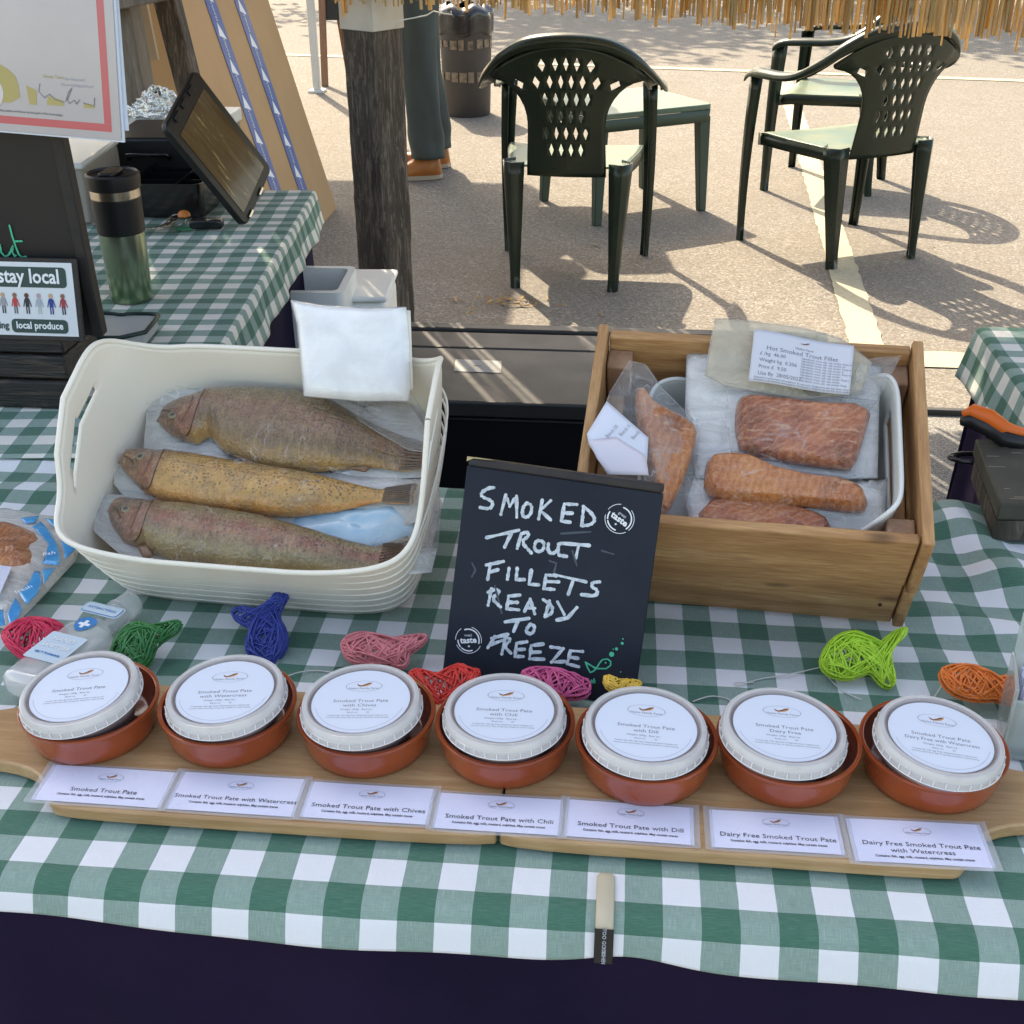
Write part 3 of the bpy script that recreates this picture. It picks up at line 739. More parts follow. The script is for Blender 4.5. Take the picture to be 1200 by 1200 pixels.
def make_bagmat(name, base, al, lo=.75, bst=.8):
    m, nt, b = new_mat(name); co = objco(nt)
    n = noise(nt, co, 26, 5, .6, .6); n2 = noise(nt, mapping(nt, co, scale=(16, 60, 30), rot=(0, 0, .5)), 1, 5, .65, 1.2)
    c = mixc(nt, ramp(nt, n, [(.35, 0.), (.65, 1.)]), base, tuple(x*.84 for x in base))
    nt.links.new(c, b.inputs['Base Color']); b.inputs['Roughness'].default_value = .24
    b.inputs['Coat Weight'].default_value = .5; b.inputs['Coat Roughness'].default_value = .1
    cr = crease_glints(nt, co)
    nt.links.new(math_n(nt, 'MINIMUM', math_n(nt, 'ADD', math_n(nt, 'ADD', math_n(nt, 'MULTIPLY', ramp(nt, n2, [(.4, 0.), (.7, 1.)]), al*(1-lo)), al*lo), math_n(nt, 'MULTIPLY', cr, .35)), 1.0), b.inputs['Alpha'])
    bump(nt, b, math_n(nt, 'ADD', math_n(nt, 'ADD', n, n2), math_n(nt, 'MULTIPLY', cr, .12)), bst, .006); return m
m_bag = make_bagmat('milky_bag', (.86, .85, .82), .80)
m_bagw = make_bagmat('white_pouch', (.84, .84, .82), 1.0, 1.0, .22)
m_bagclear = make_bagmat('clear_bag', (.72, .73, .73), .20, .5)
m_blueice = M_plain('blue_gel', (.22, .42, .55), .2, var=(.42, .56, .64), vs=30, coat=.6)

def fish(name, label, top, bot, M, zl, thick, mat, fins=(), belly_off=0, eye=None):
    T_ = [loc(x, y, M, zl) for x, y in top]; B_ = [loc(x, y, M, zl) for x, y in bot]
    x0 = (T_[0][0]+B_[0][0])/2; x1 = max(T_[-1][0], B_[-1][0])
    t = thing(name, label, 'smoked fish', M=M)
    n, k = 90, 28
    def pt(u, v):
        x = x0+(x1-x0)*u; a = interp(T_, x); c = interp(B_, x); cy = (a+c)/2; hh = (a-c)/2
        if u < .02: hh *= sqrt(max(u, .0004)/.02)
        hh = max(hh, .0015)
        th = thick*(.30+.70*min(1, u/.22)**.8)*(1 if u < .6 else 1-.93*smooth(.6, .93, u))
        th = max(min(th, hh*.95) if u < .5 else th, .0011)
        an = pi*v                              # 0 belly -> pi back, over the top side
        yy = cy-hh*cos(an); zz = zl+th*(sin(an)**.75)
        if .1 < u < .185: zz += .0030*smooth(.1, .175, u)*sin(an)          # gill cover lip
        zz += .0010*mnoise.noise(Vector((x*60, yy*60, 1)))
        return Vector((x, yy, zz))
    b = MB(); b.grid(pt, n, k, lambda u, v: (u, v))
    def pb(u, v):
        p = pt(u, 1 if v > .5 else 0); return Vector((p.x, p.y, zl-.002)) if 0 else p
    b.build('body', mat, t, smooth=180)
    # tail rays
    b = MB(); ue = .90
    for i in range(13):
        f = .06+.88*i/12; p, q = pt(ue, f), pt(.995, f); b.tube([p+Vector((0, 0, .0004)), q+Vector((0, 0, .0008))], [.0006, .0009], 4)
    b.build('tail_rays', m_finr, t)
    # eye
    if eye:
        ex, ey = loc(eye[0], eye[1], M, zl+thick*.6); e = None
        uu = (ex-x0)/(x1-x0); a = interp(T_, ex); c = interp(B_, ex); vv = math.acos(max(-1, min(1, ((a+c)/2-ey)/((a-c)/2))))/pi
        p = pt(uu, vv); r = .0050
        b = MB(); b.lathe([(0, .0018), (r*.5, .0016), (r*.8, .0009), (r, -.0006)], 20, Matrix.Translation(p)); b.build('eye', m_eye, t, smooth=180)
        b = MB(); b.lathe([(0, .0022), (r*.42, .0019), (r*.5, .0012)], 16, Matrix.Translation(p)); b.build('pupil', m_eye2, t, smooth=180)
        # mouth line and gill edge
        b = MB(); b.tube([pt(.006, .50)+Vector((0, 0, .0002)), pt(.03, .47)+Vector((0, 0, .0002)), pt(.06, .44)+Vector((0, 0, .0002)), pt(.078, .38)+Vector((0, 0, .0001))], .0004, 5)
        for uu0, rad, a0, a1, rr in ((.130, .046, -72, 78, .0006), (.112, .026, -60, 66, .0003)):
            b.tube([pt(uu0+rad*cos(radians(a0+(a1-a0)*k/12)), .5-.44*(rad/.048)*sin(radians(a0+(a1-a0)*k/12)))+Vector((0, 0, .0000)) for k in range(13)], rr, 5)
        b.build('mouth_and_gill', m_fdark, t, smooth=180)
    for nm, poly in fins:
        P = [loc(x, y, M, zl+.004) for x, y in poly]
        b = MB(); b.pillow(P, .0022, 4, z0=zl+.004, sub=3); b.build(nm, m_fin, t, smooth=60)
    return t, T_, B_, pt
m_fin = M_plain('fin', (.13, .055, .025), .35, var=(.22, .12, .06), vs=90, coat=.4)
m_finr = M_plain('fin_rays', (.14, .075, .04), .4, var=(.07, .035, .02), vs=60, coat=.3)
m_fdark = M_plain('fish_crease', (.045, .018, .010), .4)
f1 = M_fish('trout_skin_dark', (.034, .019, .006), (.13, .072, .018), (.46, .24, .055), (.19, .085, .045))
f2 = M_fish('trout_skin_golden', (.14, .070, .016), (.40, .21, .042), (.62, .20, .018), (.46, .235, .055))
f3 = M_fish('trout_skin_olive', (.055, .040, .014), (.18, .13, .048), (.38, .25, .085), (.22, .060, .038))
ZF = .060
def pouch(name, label, poly, M, zl, h, mat, group=None, parent=None, jit=.004, seed=0, cat='bag', part='film', sub=5):
    P = [loc(x, y, M, zl) for x, y in poly]
    b = MB(); b.pillow(P, h, 12, z0=zl, jit=jit, seed=seed, pw=3.2, sub=sub)
    if parent: return b.build(part, mat, parent, smooth=180)
    t = thing(name, label, cat, M=M, group=group); b.build(part, mat, t, smooth=180)
    # sealed edge
    s_ = MB(); s_.tube([(x, y, zl+.0006) for x, y in P+[P[0]]], .0007, 4, cap=False); s_.build('sealed_edge', m_bagclear, t, smooth=180)
    return t
# padding and cool packs under the fish
pouch('cool_pack', 'pale blue gel cool pack between the lower two trout in the basket', [(300, 588), (420, 598), (478, 596), (492, 625), (470, 640), (400, 655), (300, 640)], MBK, ZF-.012, .012, m_blueice, seed=3)
pouch('liner_bag', 'crumpled milky plastic bag lining the bottom of the cream basket', [(118, 540), (250, 520), (400, 540), (500, 545), (518, 590), (505, 645), (400, 665), (250, 655), (140, 625), (108, 585)], MBK, .022, .022, m_bag, seed=5, jit=.012)
# the trout
A = fish('smoked_trout', 'large dark speckled whole smoked trout at the back of the basket', [(184, 492), (200, 476), (215, 471), (232, 466), (262, 462), (300, 460), (350, 463), (375, 468), (400, 480), (440, 500), (470, 510), (502, 522)],
     [(184, 496), (198, 508), (214, 517), (232, 521), (245, 512), (262, 530), (290, 543), (330, 553), (380, 553), (430, 548), (450, 549), (472, 553), (502, 549)], MBK, ZF, .026, f1,
     [('dorsal_fin', [(345, 464), (362, 464), (384, 474), (372, 472)]), ('pectoral_fin', [(268, 532), (285, 533), (318, 552), (300, 549)]), ('pelvic_fin', [(325, 549), (352, 551), (340, 555)]), ('anal_fin', [(405, 549), (436, 547), (428, 553)])], eye=(202, 486))
B = fish('smoked_trout', 'slim golden whole smoked trout in the middle of the basket', [(139, 540), (150, 529), (165, 528), (185, 531), (230, 537), (300, 549), (380, 562), (420, 570), (445, 574), (465, 569), (485, 567)],
     [(139, 546), (152, 560), (165, 574), (185, 586), (200, 590), (270, 602), (340, 607), (395, 600), (425, 592), (445, 589), (465, 591), (485, 590)], MBK, ZF+.002, .022, f2,
     [('pectoral_fin', [(250, 590), (275, 592), (300, 598), (270, 599)]), ('belly_flap', [(162, 566), (175, 564), (230, 582), (300, 596), (290, 602), (215, 591), (170, 579)])], eye=(165, 536))
Cc = fish('smoked_trout', 'olive whole smoked trout with a reddish stripe nearest the front of the basket', [(126, 598), (134, 588), (146, 585), (165, 588), (185, 593), (230, 597), (300, 608), (360, 624), (395, 632), (440, 641), (465, 632), (477, 628), (484, 634)],
     [(126, 603), (133, 620), (145, 636), (160, 642), (172, 640), (178, 648), (200, 657), (260, 668), (330, 674), (400, 674), (450, 668), (470, 666), (484, 655)], MBK, ZF+.002, .025, f3,
     [('pectoral_fin', [(160, 640), (175, 632), (180, 652), (168, 655)]), ('adipose_fin', [(385, 629), (396, 631), (394, 637)])], eye=(148, 597))
def film_over(f, poly, M, zl, label, seed, mat=None):
    """clear vacuum film draped over one fish"""
    t, T_, B_, pt = f; P = [loc(x, y, M, zl) for x, y in poly]
    xa = min(p[0] for p in P); xb = max(p[0] for p in P); ya = min(p[1] for p in P); yb = max(p[1] for p in P)
    fx0 = (T_[0][0]+B_[0][0])/2; fx1 = max(T_[-1][0], B_[-1][0])
    def inside(x, y):
        c = False
        for i in range(len(P)):
            (x1_, y1_), (x2_, y2_) = P[i], P[i-1]
            if (y1_ > y) != (y2_ > y) and x < (x2_-x1_)*(y-y1_)/(y2_-y1_)+x1_: c = not c
        return c
    def hh(x, y):
        if not fx0-.004 < x < fx1+.002: return 0
        x_ = min(max(x, fx0+.002), fx1-.001); a = interp(T_, x_); c = interp(B_, x_); q = (y-(a+c)/2)/((a-c)/2*1.14+.004)
        if abs(q) >= 1: return 0
        u = (x_-fx0)/(fx1-fx0); top = pt(u, .5).z-zl
        return (top*1.04+.0030)*sqrt(1-q*q)**.7+.001
    nx_, ny_ = 110, 50
    def g_(u, v):
        x = xa+(xb-xa)*u; y = ya+(yb-ya)*v; z = hh(x, y)
        z += .0022*mnoise.noise(Vector((x*45+seed, y*45, 0)))+.0030*(.5-abs(mnoise.noise(Vector((x*70+y*40, y*26+seed, 4)))))+.0+.0016*(.4-abs(mnoise.noise(Vector((x*60-y*90, y*60+seed, 9)))))
        return Vector((x, y, zl+max(z, .0)+.0012))
    b = MB(); b.grid(g_, nx_, ny_, skip=lambda i, j: not inside(xa+(xb-xa)*(i+.5)/nx_, ya+(yb-ya)*(j+.5)/ny_))
    tt = thing('vacuum_bag', label, 'bag', M=M, group='clear vacuum bags round the smoked trout'); b.build('clear_film', mat or m_film, tt, smooth=180)
    p = MB(); p.pillow(P, .0006, 3, z0=zl-.003, jit=.002, seed=seed, sub=5); p.build('back_sheet', m_bag, tt, smooth=180)
film_over(A, [(167, 433), (260, 447), (345, 462), (478, 470), (514, 521), (505, 556), (440, 560), (340, 562), (230, 560), (164, 552), (170, 490)], MBK, ZF-.001, 'clear vacuum bag round the large back trout', 1)
film_over(B, [(132, 522), (240, 527), (345, 543), (420, 556), (500, 560), (508, 590), (482, 612), (440, 622), (360, 612), (260, 610), (160, 598), (132, 565)], MBK, ZF, 'clear vacuum bag round the golden middle trout', 2)
film_over(Cc, [(110, 575), (220, 585), (300, 598), (365, 614), (400, 650), (512, 640), (505, 668), (400, 680), (240, 678), (140, 648), (108, 620)], MBK, ZF, 'clear vacuum bag round the front olive trout', 3)
# white pouch folded over the back rim
MP = MBK @ Matrix.Translation((0, .200, .113)) @ Matrix.Rotation(radians(30), 4, 'X')
tp = pouch('white_pouch', 'plain white sealed pouch leaning over the back rim of the cream basket', [(341, 352), (380, 358), (430, 361), (476, 360), (480, 400), (481, 455), (478, 470), (420, 470), (356, 464), (352, 420), (348, 380)], MP, .0, .0105, m_bagw, seed=9, jit=.0022)
tb = MB(); q = [loc(x, y, MP, -.004) for x, y in [(468, 362), (481, 364), (484, 455), (472, 462)]]; tb.pillow(q, .003, 4, z0=-.004); tb.build('folded_edge', m_cream, tp, smooth=180)
pouch('bag_end', 'clear crumpled bag end pulled to a point beside the white pouch in the basket', [(358, 462), (420, 466), (479, 455), (500, 490), (516, 521), (512, 531), (480, 528), (445, 508), (410, 486), (385, 470)], MBK, ZF+.014, .012, m_bagclear, seed=12, jit=.012)
pouch('bag_end', 'crumpled clear bag end below the trout tails inside the basket', [(490, 552), (512, 548), (516, 600), (512, 650), (490, 655), (440, 640), (425, 628), (470, 616), (484, 600)], MBK, ZF-.006, .014, m_bagclear, seed=13, jit=.014)

# ------------------------------------------------------------------ CRATE OF FILLETS
MC = Matrix.Translation((.1165, .9195, T+.003)) @ Matrix.Rotation(radians(-4.5), 4, 'Z') @ Matrix.Rotation(radians(26.5), 4, 'X')
ct_ = thing('wooden_crate', 'aged pine crate tilted forward, holding bagged trout fillets', 'crate', M=MC)
W_, D_, H_ = .290, .212, .134; th = .0095
def plank(nm, c, d, mat): b = MB(); b.box((0, 0, 0), d); return b.build(nm, mat, ct_, bevel=.0018, seg=2, M=Matrix.Translation(c))
plank('front_plank', (0, th/2+.0018, H_*.25), (W_-2*th-.002, th, H_*.482), m_pine); plank('front_plank', (0, th/2-.0012, H_*.75), (W_-2*th-.002, th, H_*.49), m_pine)
plank('back_plank', (0, D_-th/2, H_*.25), (W_-2*th-.002, th, H_*.49), m_pine); plank('back_plank', (0, D_-th/2, H_*.755), (W_-2*th-.002, th, H_*.49), m_pine)
for s_ in (-1, 1):
    plank('side_plank', (s_*(W_/2-th/2), D_/2, H_*.22), (th, D_+.004, H_*.43), m_pineY); plank('side_plank', (s_*(W_/2-th/2+.0006), D_/2, H_*.735), (th, D_+.008, H_*.57), m_pineY)
    for yy in (th+.012, D_-th-.012): plank('corner_batten', (s_*(W_/2-th-.012), yy, H_*.45), (.023, .023, H_*.86), m_batten)
    plank('side_rail', (s_*(W_/2-th-.009), D_/2, H_*.50), (.017, D_-2*th-.05, .03), m_pineY)
for k in range(4): plank('base_plank', (0, .03+k*.05, .006), (W_-2*th-.004, .045, .009), m_pine)
for xx in (-.12, .12):
    for zz in (.25, .75): b = MB(); b.lathe([(0, .0004), (.0014, .0003), (.0017, -.001)], 10, MC.inverted() @ MC @ Matrix.Translation((xx, -.0008, H_*zz)) @ Matrix.Rotation(radians(90), 4, 'X')); b.build('nail_head', m_fdark, ct_)
t = thing('wood_block', 'small wooden block propping up the back of the pine crate', 'block', (.095, 1.07, T+.003))
b = MB(); b.box((0, 0, .034), (.16, .045, .066)); b.build('block', m_pine, t, bevel=.003)
# white tub inside
tb = thing('white_tub', 'white plastic tub with handle slots standing inside the pine crate', 'tub', M=MC)
def tpt(u, v):
    a = 2*pi*u; ex, ey = sup(a, 7.0); hx = .100+.009*v; hy = .076+.006*v
    return Vector((.014+ex*hx, .106+ey*hy, .014+v*(.074+.042*smooth(.55, .97, ex)+.012*smooth(.5, .98, ey)*smooth(-.4, -.8, ex))))
def tskip(i, j):
    a = 2*pi*(i+.5)/96; ex, ey = sup(a, 7.0); v = (j+.5)/20; return abs(ex) > .97 and abs(ey) < .6 and .64 < v < .82
b = MB(); b.grid(tpt, 96, 20, skip=tskip, wrap=True); b.build('tub_wall', m_whiteplas, tb, smooth=60, solid=.0028, off=0)
b = MB(); b.tube([tpt(k/96, 1.0) for k in range(97)], .0022, 8, cap=False); b.build('tub_rim', m_whiteplas, tb, smooth=180)
b = MB(); b.box((.014, .106, .0135), (.2, .145, .002)); b.build('tub_base', m_whiteplas, tb)

def M_fillet(name, c1, c2, c3, rot):
    m, nt, b = new_mat(name); co = objco(nt)
    # chevron muscle lines: distorted bands
    wv = N(nt, 'ShaderNodeTexWave'); wv.inputs['Scale'].default_value = 48; wv.inputs['Distortion'].default_value = 10; wv.inputs['Detail'].default_value = 4; wv.inputs['Detail Scale'].default_value = 1.2; wv.inputs['Detail Roughness'].default_value = .65
    nt.links.new(mapping(nt, co, rot=(0, 0, rot)), wv.inputs['Vector'])
    n2 = noise(nt, co, 22, 6, .65); n3 = noise(nt, co, 140, 5, .7); n4 = noise(nt, mapping(nt, co, scale=(30, 120, 60), rot=(0, 0, rot+.3)), 1, 4, .6, .8)
    c = ramp(nt, n2, [(.32, c1), (.5, c2), (.66, c3)])
    c = mixc(nt, math_n(nt, 'MULTIPLY', ramp(nt, wv.outputs[1], [(.8, 0.), (.98, 1.)]), .22), c, (.60, .34, .18))
    c = mixc(nt, math_n(nt, 'MULTIPLY', ramp(nt, wv.outputs[1], [(.02, 1.), (.25, 0.)]), .22), c, c1)
    c = mixc(nt, math_n(nt, 'MULTIPLY', ramp(nt, n3, [(.5, 0.), (.75, 1.)]), .35), c, (.58, .34, .18))
    c = mixc(nt, math_n(nt, 'MULTIPLY', ramp(nt, n4, [(.60, 0.), (.67, 1.)]), .4), c, (.66, .44, .26))
    nt.links.new(c, b.inputs['Base Color']); b.inputs['Roughness'].default_value = .32
    b.inputs['Coat Weight'].default_value = .6; b.inputs['Coat Roughness'].default_value = .12
    bump(nt, b, math_n(nt, 'ADD', math_n(nt, 'ADD', n3, n2), math_n(nt, 'MULTIPLY', wv.outputs[1], .5)), .5, .003); coatwrinkle(nt, b, co); b.inputs['Coat Weight'].default_value = 1; b.inputs['Coat Roughness'].default_value = .07; return m
mf1 = M_fillet('fillet_rosy', (.13, .026, .008), (.34, .088, .032), (.50, .165, .062), .9)
mf2 = M_fillet('fillet_amber', (.18, .040, .008), (.40, .115, .026), (.55, .20, .050), .2)
def fillet(label, poly, M, zl, h, mat, pw=13.0, jit=.0018, seed=1, edge=None, smoothp=1):
    P = chaikin([loc(x, y, M, zl) for x, y in poly], smoothp); t = thing('smoked_fillet', label, 'fish fillet', M=M)
    b = MB(); b.pillow(P, h, 14, z0=zl, jit=jit, seed=seed, pw=pw, hb=.004, sub=2); b.build('flesh', mat, t, smooth=180)
    return t
def cover(poly, M, zl, h, label, seed, grp='clear vacuum bags round the fillets', mat=None, nm='vacuum_bag', jit=.003, sm=0):
    P = [loc(x, y, M, zl) for x, y in poly]
    if sm: P = chaikin(P, sm)
    b = MB(); b.pillow(P, h, 14, z0=zl, jit=jit, seed=seed, pw=2.6, sub=4)
    t = thing(nm, label, 'bag', M=M, group=grp); b.build('clear_film', mat or m_film, t, smooth=180)
    s_ = MB(); s_.tube([(x, y, zl+.0006) for x, y in P+[P[0]]], .0007, 4, cap=False); s_.build('sealed_edge', m_bagclear, t, smooth=180); return t, P
MF = MC @ Matrix.Translation((0, 0, .092)) @ Matrix.Rotation(radians(6), 4, 'X')
# bag with paper label behind the big fillet
MB1 = MC @ Matrix.Translation((0, .17, .124)) @ Matrix.Rotation(radians(22), 4, 'X')
t, P = cover([(805, 416), (845, 412), (880, 416), (985, 420), (1034, 430), (1030, 470), (1028, 560), (900, 565), (815, 560), (803, 480)], MF, .004, .004, 'milky bag behind the big fillet in the crate', 21, None, m_bag, 'liner_bag')
pouch('bag_flap', 'translucent cream bag flap standing up over the back edge of the crate', [(838, 373), (880, 376), (940, 384), (985, 396), (1022, 425), (1008, 462), (935, 468), (850, 452), (826, 440), (832, 405)], MB1, .004, .002, make_bagmat('cream_flap', (.74, .66, .50), .55, .9), seed=4, jit=.004, sub=4)
pouch('bag_corner', 'crumpled clear bag corner at the right back corner of the crate', [(1003, 428), (1025, 420), (1056, 417), (1040, 445), (1025, 475), (1000, 500), (985, 470)], MB1, .003, .006, m_bagclear, seed=8, jit=.01)
tl = thing('paper_label', 'printed white product label on the bag at the back of the crate', 'label', M=MB1)
q = [loc(x, y, MB1, .013) for x, y in [(884, 386), (1001, 405), (995, 463), (877, 447)]]
def lab(u, v, dz=0):
    a = Vector(q[3]).lerp(Vector(q[2]), u); c = Vector(q[0]).lerp(Vector(q[1]), u); p = a.lerp(c, v)
    return Vector((p.x, p.y, .013+.0025*sin(u*6+.5)+.0015*sin(v*4)+dz))
b = MB(); b.grid(lab, 24, 12); b.build('paper', M_plain('thermal_paper', (.56, .57, .62), .5), tl, smooth=180, solid=.0004, off=1)
def labtext(s, size, u, v, mat=m_ink2, sx=1, al='LEFT'):
    o = text(s, size, mat, tl, 0, 0, 0, None, al, sx=sx)
    W2 = (Vector(q[2])-Vector(q[3])).length; H2 = (Vector(q[0])-Vector(q[3])).length
    for vv in o.data.vertices:
        p = lab(u+vv.co.x/W2, v+vv.co.y/H2, .0006); vv.co = p
labtext('Hot Smoked Trout Fillet', .0060, .5, .66, m_ink2, 1.05, 'CENTER')
labtext('Hatke Farm', .0034, .52, .76, m_ink2, 1, 'CENTER')
for k, s_ in enumerate(('£ /kg  46.00', 'Weight kg  0.206', 'Price £  9.50', 'Use By  28/05/2023')): labtext(s_, .0048, .08, .54-k*.125)
for k in range(9): labtext('Ingredients: trout, salt, oak smoke. Keep at 5C'[:46-(k*7) % 13], .0027, .50, .58-k*.053, sx=.92)
for k in range(2): labtext('Packed in a protective atmosphere. Produced in England by the fish farm, keep refrigerated', .0026, .05, .085-.045*k, sx=1.0)
b = MB(); vs = []
P = [(-.42, .16), (-.30, .02), (-.02, .06), (.20, .20), (.40, .26), (.30, .08), (.0, -.06), (-.3, -.04)]
b.add([lab(.52+px*.12, .87+py*.16, .0008) for px, py in P], [tuple(range(len(P)-1, -1, -1))]); b.build('trout_emblem', m_red_ink, tl)
# fillets
fillet('large rosy smoked trout fillet at the back right of the crate', [(862, 478), (866, 466), (900, 469), (960, 476), (1022, 479), (1015, 505), (1002, 548), (985, 549), (930, 541), (868, 532), (861, 505)], MF, .012, .012, mf1, seed=3, jit=.0016)
fillet('amber tapering smoked fillet below the large one in the crate', [(826, 545), (832, 536), (865, 535), (888, 545), (910, 556), (960, 565), (992, 567), (1014, 578), (1018, 594), (1005, 600), (960, 594), (900, 590), (850, 586), (824, 578)], MF, .014, .014, mf2, seed=7)
fillet('lowest smoked fillet half hidden behind the front plank of the crate', [(818, 592), (860, 586), (905, 592), (955, 603), (976, 615), (970, 632), (900, 638), (820, 632)], MF, .004, .012, mf1, seed=9)
cover([(853, 458), (940, 462), (1030, 470), (1028, 500), (1012, 556), (990, 560), (925, 552), (860, 540), (850, 500)], MF, .011, .0150, 'clear film over the large rosy fillet in the crate', 31)
t_, P_ = cover([(812, 533), (850, 528), (895, 534), (930, 548), (1000, 556), (1022, 575), (1026, 596), (1008, 606), (975, 604), (950, 597), (880, 595), (872, 588), (850, 596), (825, 590)], MF, .011, .0185, 'clear film over the amber tapering fillet in the crate', 32)
pouch('bag_skirt', 'milky bag margin below the amber fillet in the crate', [(808, 525), (830, 560), (872, 590), (905, 588), (930, 598), (975, 606), (1020, 600), (1040, 560), (1035, 640), (900, 640), (812, 620), (800, 580)], MF, .0, .006, m_bag, seed=15, jit=.006)
# left fillet standing up with folded paper
ML4 = MC @ Matrix.Translation((-.1, .10, .116)) @ Matrix.Rotation(radians(10), 4, 'X') @ Matrix.Rotation(radians(16), 4, 'Y')
fillet('long narrow smoked fillet standing at the left of the crate beside the folded paper', [(748, 452), (760, 470), (775, 480), (800, 490), (817, 505), (812, 530), (800, 570), (784, 600), (776, 612), (768, 590), (762, 560), (748, 500), (744, 465)], ML4, .008, .012, mf2, seed=13)
cover([(738, 423), (756, 428), (775, 455), (800, 480), (822, 502), (818, 540), (800, 600), (780, 640), (740, 640), (715, 560), (700, 500), (715, 460)], ML4, .004, .018, 'clear bag round the left hand fillet in the crate', 33, mat=m_bagclear)
tl2 = thing('folded_paper', 'folded white paper slip in the bag at the left of the crate', 'paper', M=ML4)
P = [loc(x, y, ML4, .024) for x, y in [(711, 470), (760, 513), (758, 545), (760, 557), (712, 556), (690, 520), (688, 508)]]
b = MB(); b.pillow(P, .002, 5, z0=.024, sub=4, jit=.001, seed=5); b.build('paper', M_plain('white_paper', (.66, .68, .76), .5), tl2, smooth=180)
P = [loc(x, y, ML4, .027) for x, y in [(690, 516), (722, 512), (757, 534), (760, 557), (714, 556), (700, 538)]]
b = MB(); b.pillow(P, .0012, 4, z0=.0272, sub=4); b.build('folded_corner', M_plain('paper_fold', (.68, .63, .68), .5), tl2, smooth=180)
for k, (x, y) in enumerate([(717, 506), (732, 505), (745, 510)]):
    p = loc(x, y, ML4, .0275); text('Batch 05'[:8-k], .0045, m_ink2, tl2, p[0], p[1], .0285, None, rot=radians(58))

# ------------------------------------------------------------------ CHALK SIGN
SW, SH = .1615, .1745
MS = Matrix.Translation((-.1350, .8030, T+.005)) @ Matrix.Rotation(radians(-9.5), 4, 'Z') @ Matrix.Rotation(radians(67), 4, 'X') @ Matrix.Rotation(radians(-1.6), 4, 'Z')
sg = thing('chalk_sign', 'small black tabletop chalkboard reading smoked trout fillets ready to freeze', 'chalkboard', M=MS)
b = MB(); b.box((SW/2, SH/2, -.003), (SW, SH, .006)); b.build('front_panel', m_chalk_black, sg, bevel=.0008)
b = MB(); b.box((SW/2, SH+.0035, -.007), (SW-.002, .007, .016)); b.build('hinge_strip', m_sign_edge, sg, bevel=.0015)
b = MB(); b.beam((SW/2, SH+.002, -.011), (SW/2, .012, -.028), SW-.006, .005, up=(0, 0, 1)); b.build('rear_panel', m_sign_edge, sg, bevel=.0008)
b = MB(); b.add([(-.0004, SH+.0035, .0014), (.005, SH+.0066, .0014), (.022, SH+.0072, .0014), (.020, SH+.0074, -.002), (-.0004, SH+.0074, -.002), (-.0004, SH+.0074, .0014)], [(0, 1, 5), (1, 2, 3, 4, 5)]); b.build('bare_chip', m_raw, sg)
def S(px, py): return loc(px, py, MS, .0004)
def SS(ls, wd=.0030, mat=m_chalk, name='chalk_letter', rough=.16): return strokes([[S(*p) for p in l] for l in ls], wd, mat, sg, Matrix.Identity(4), name, rough=rough)
z6 = lambda pts: [(500+x/3.75, 500+y/3.75) for x, y in pts]     # points read off an enlarged view
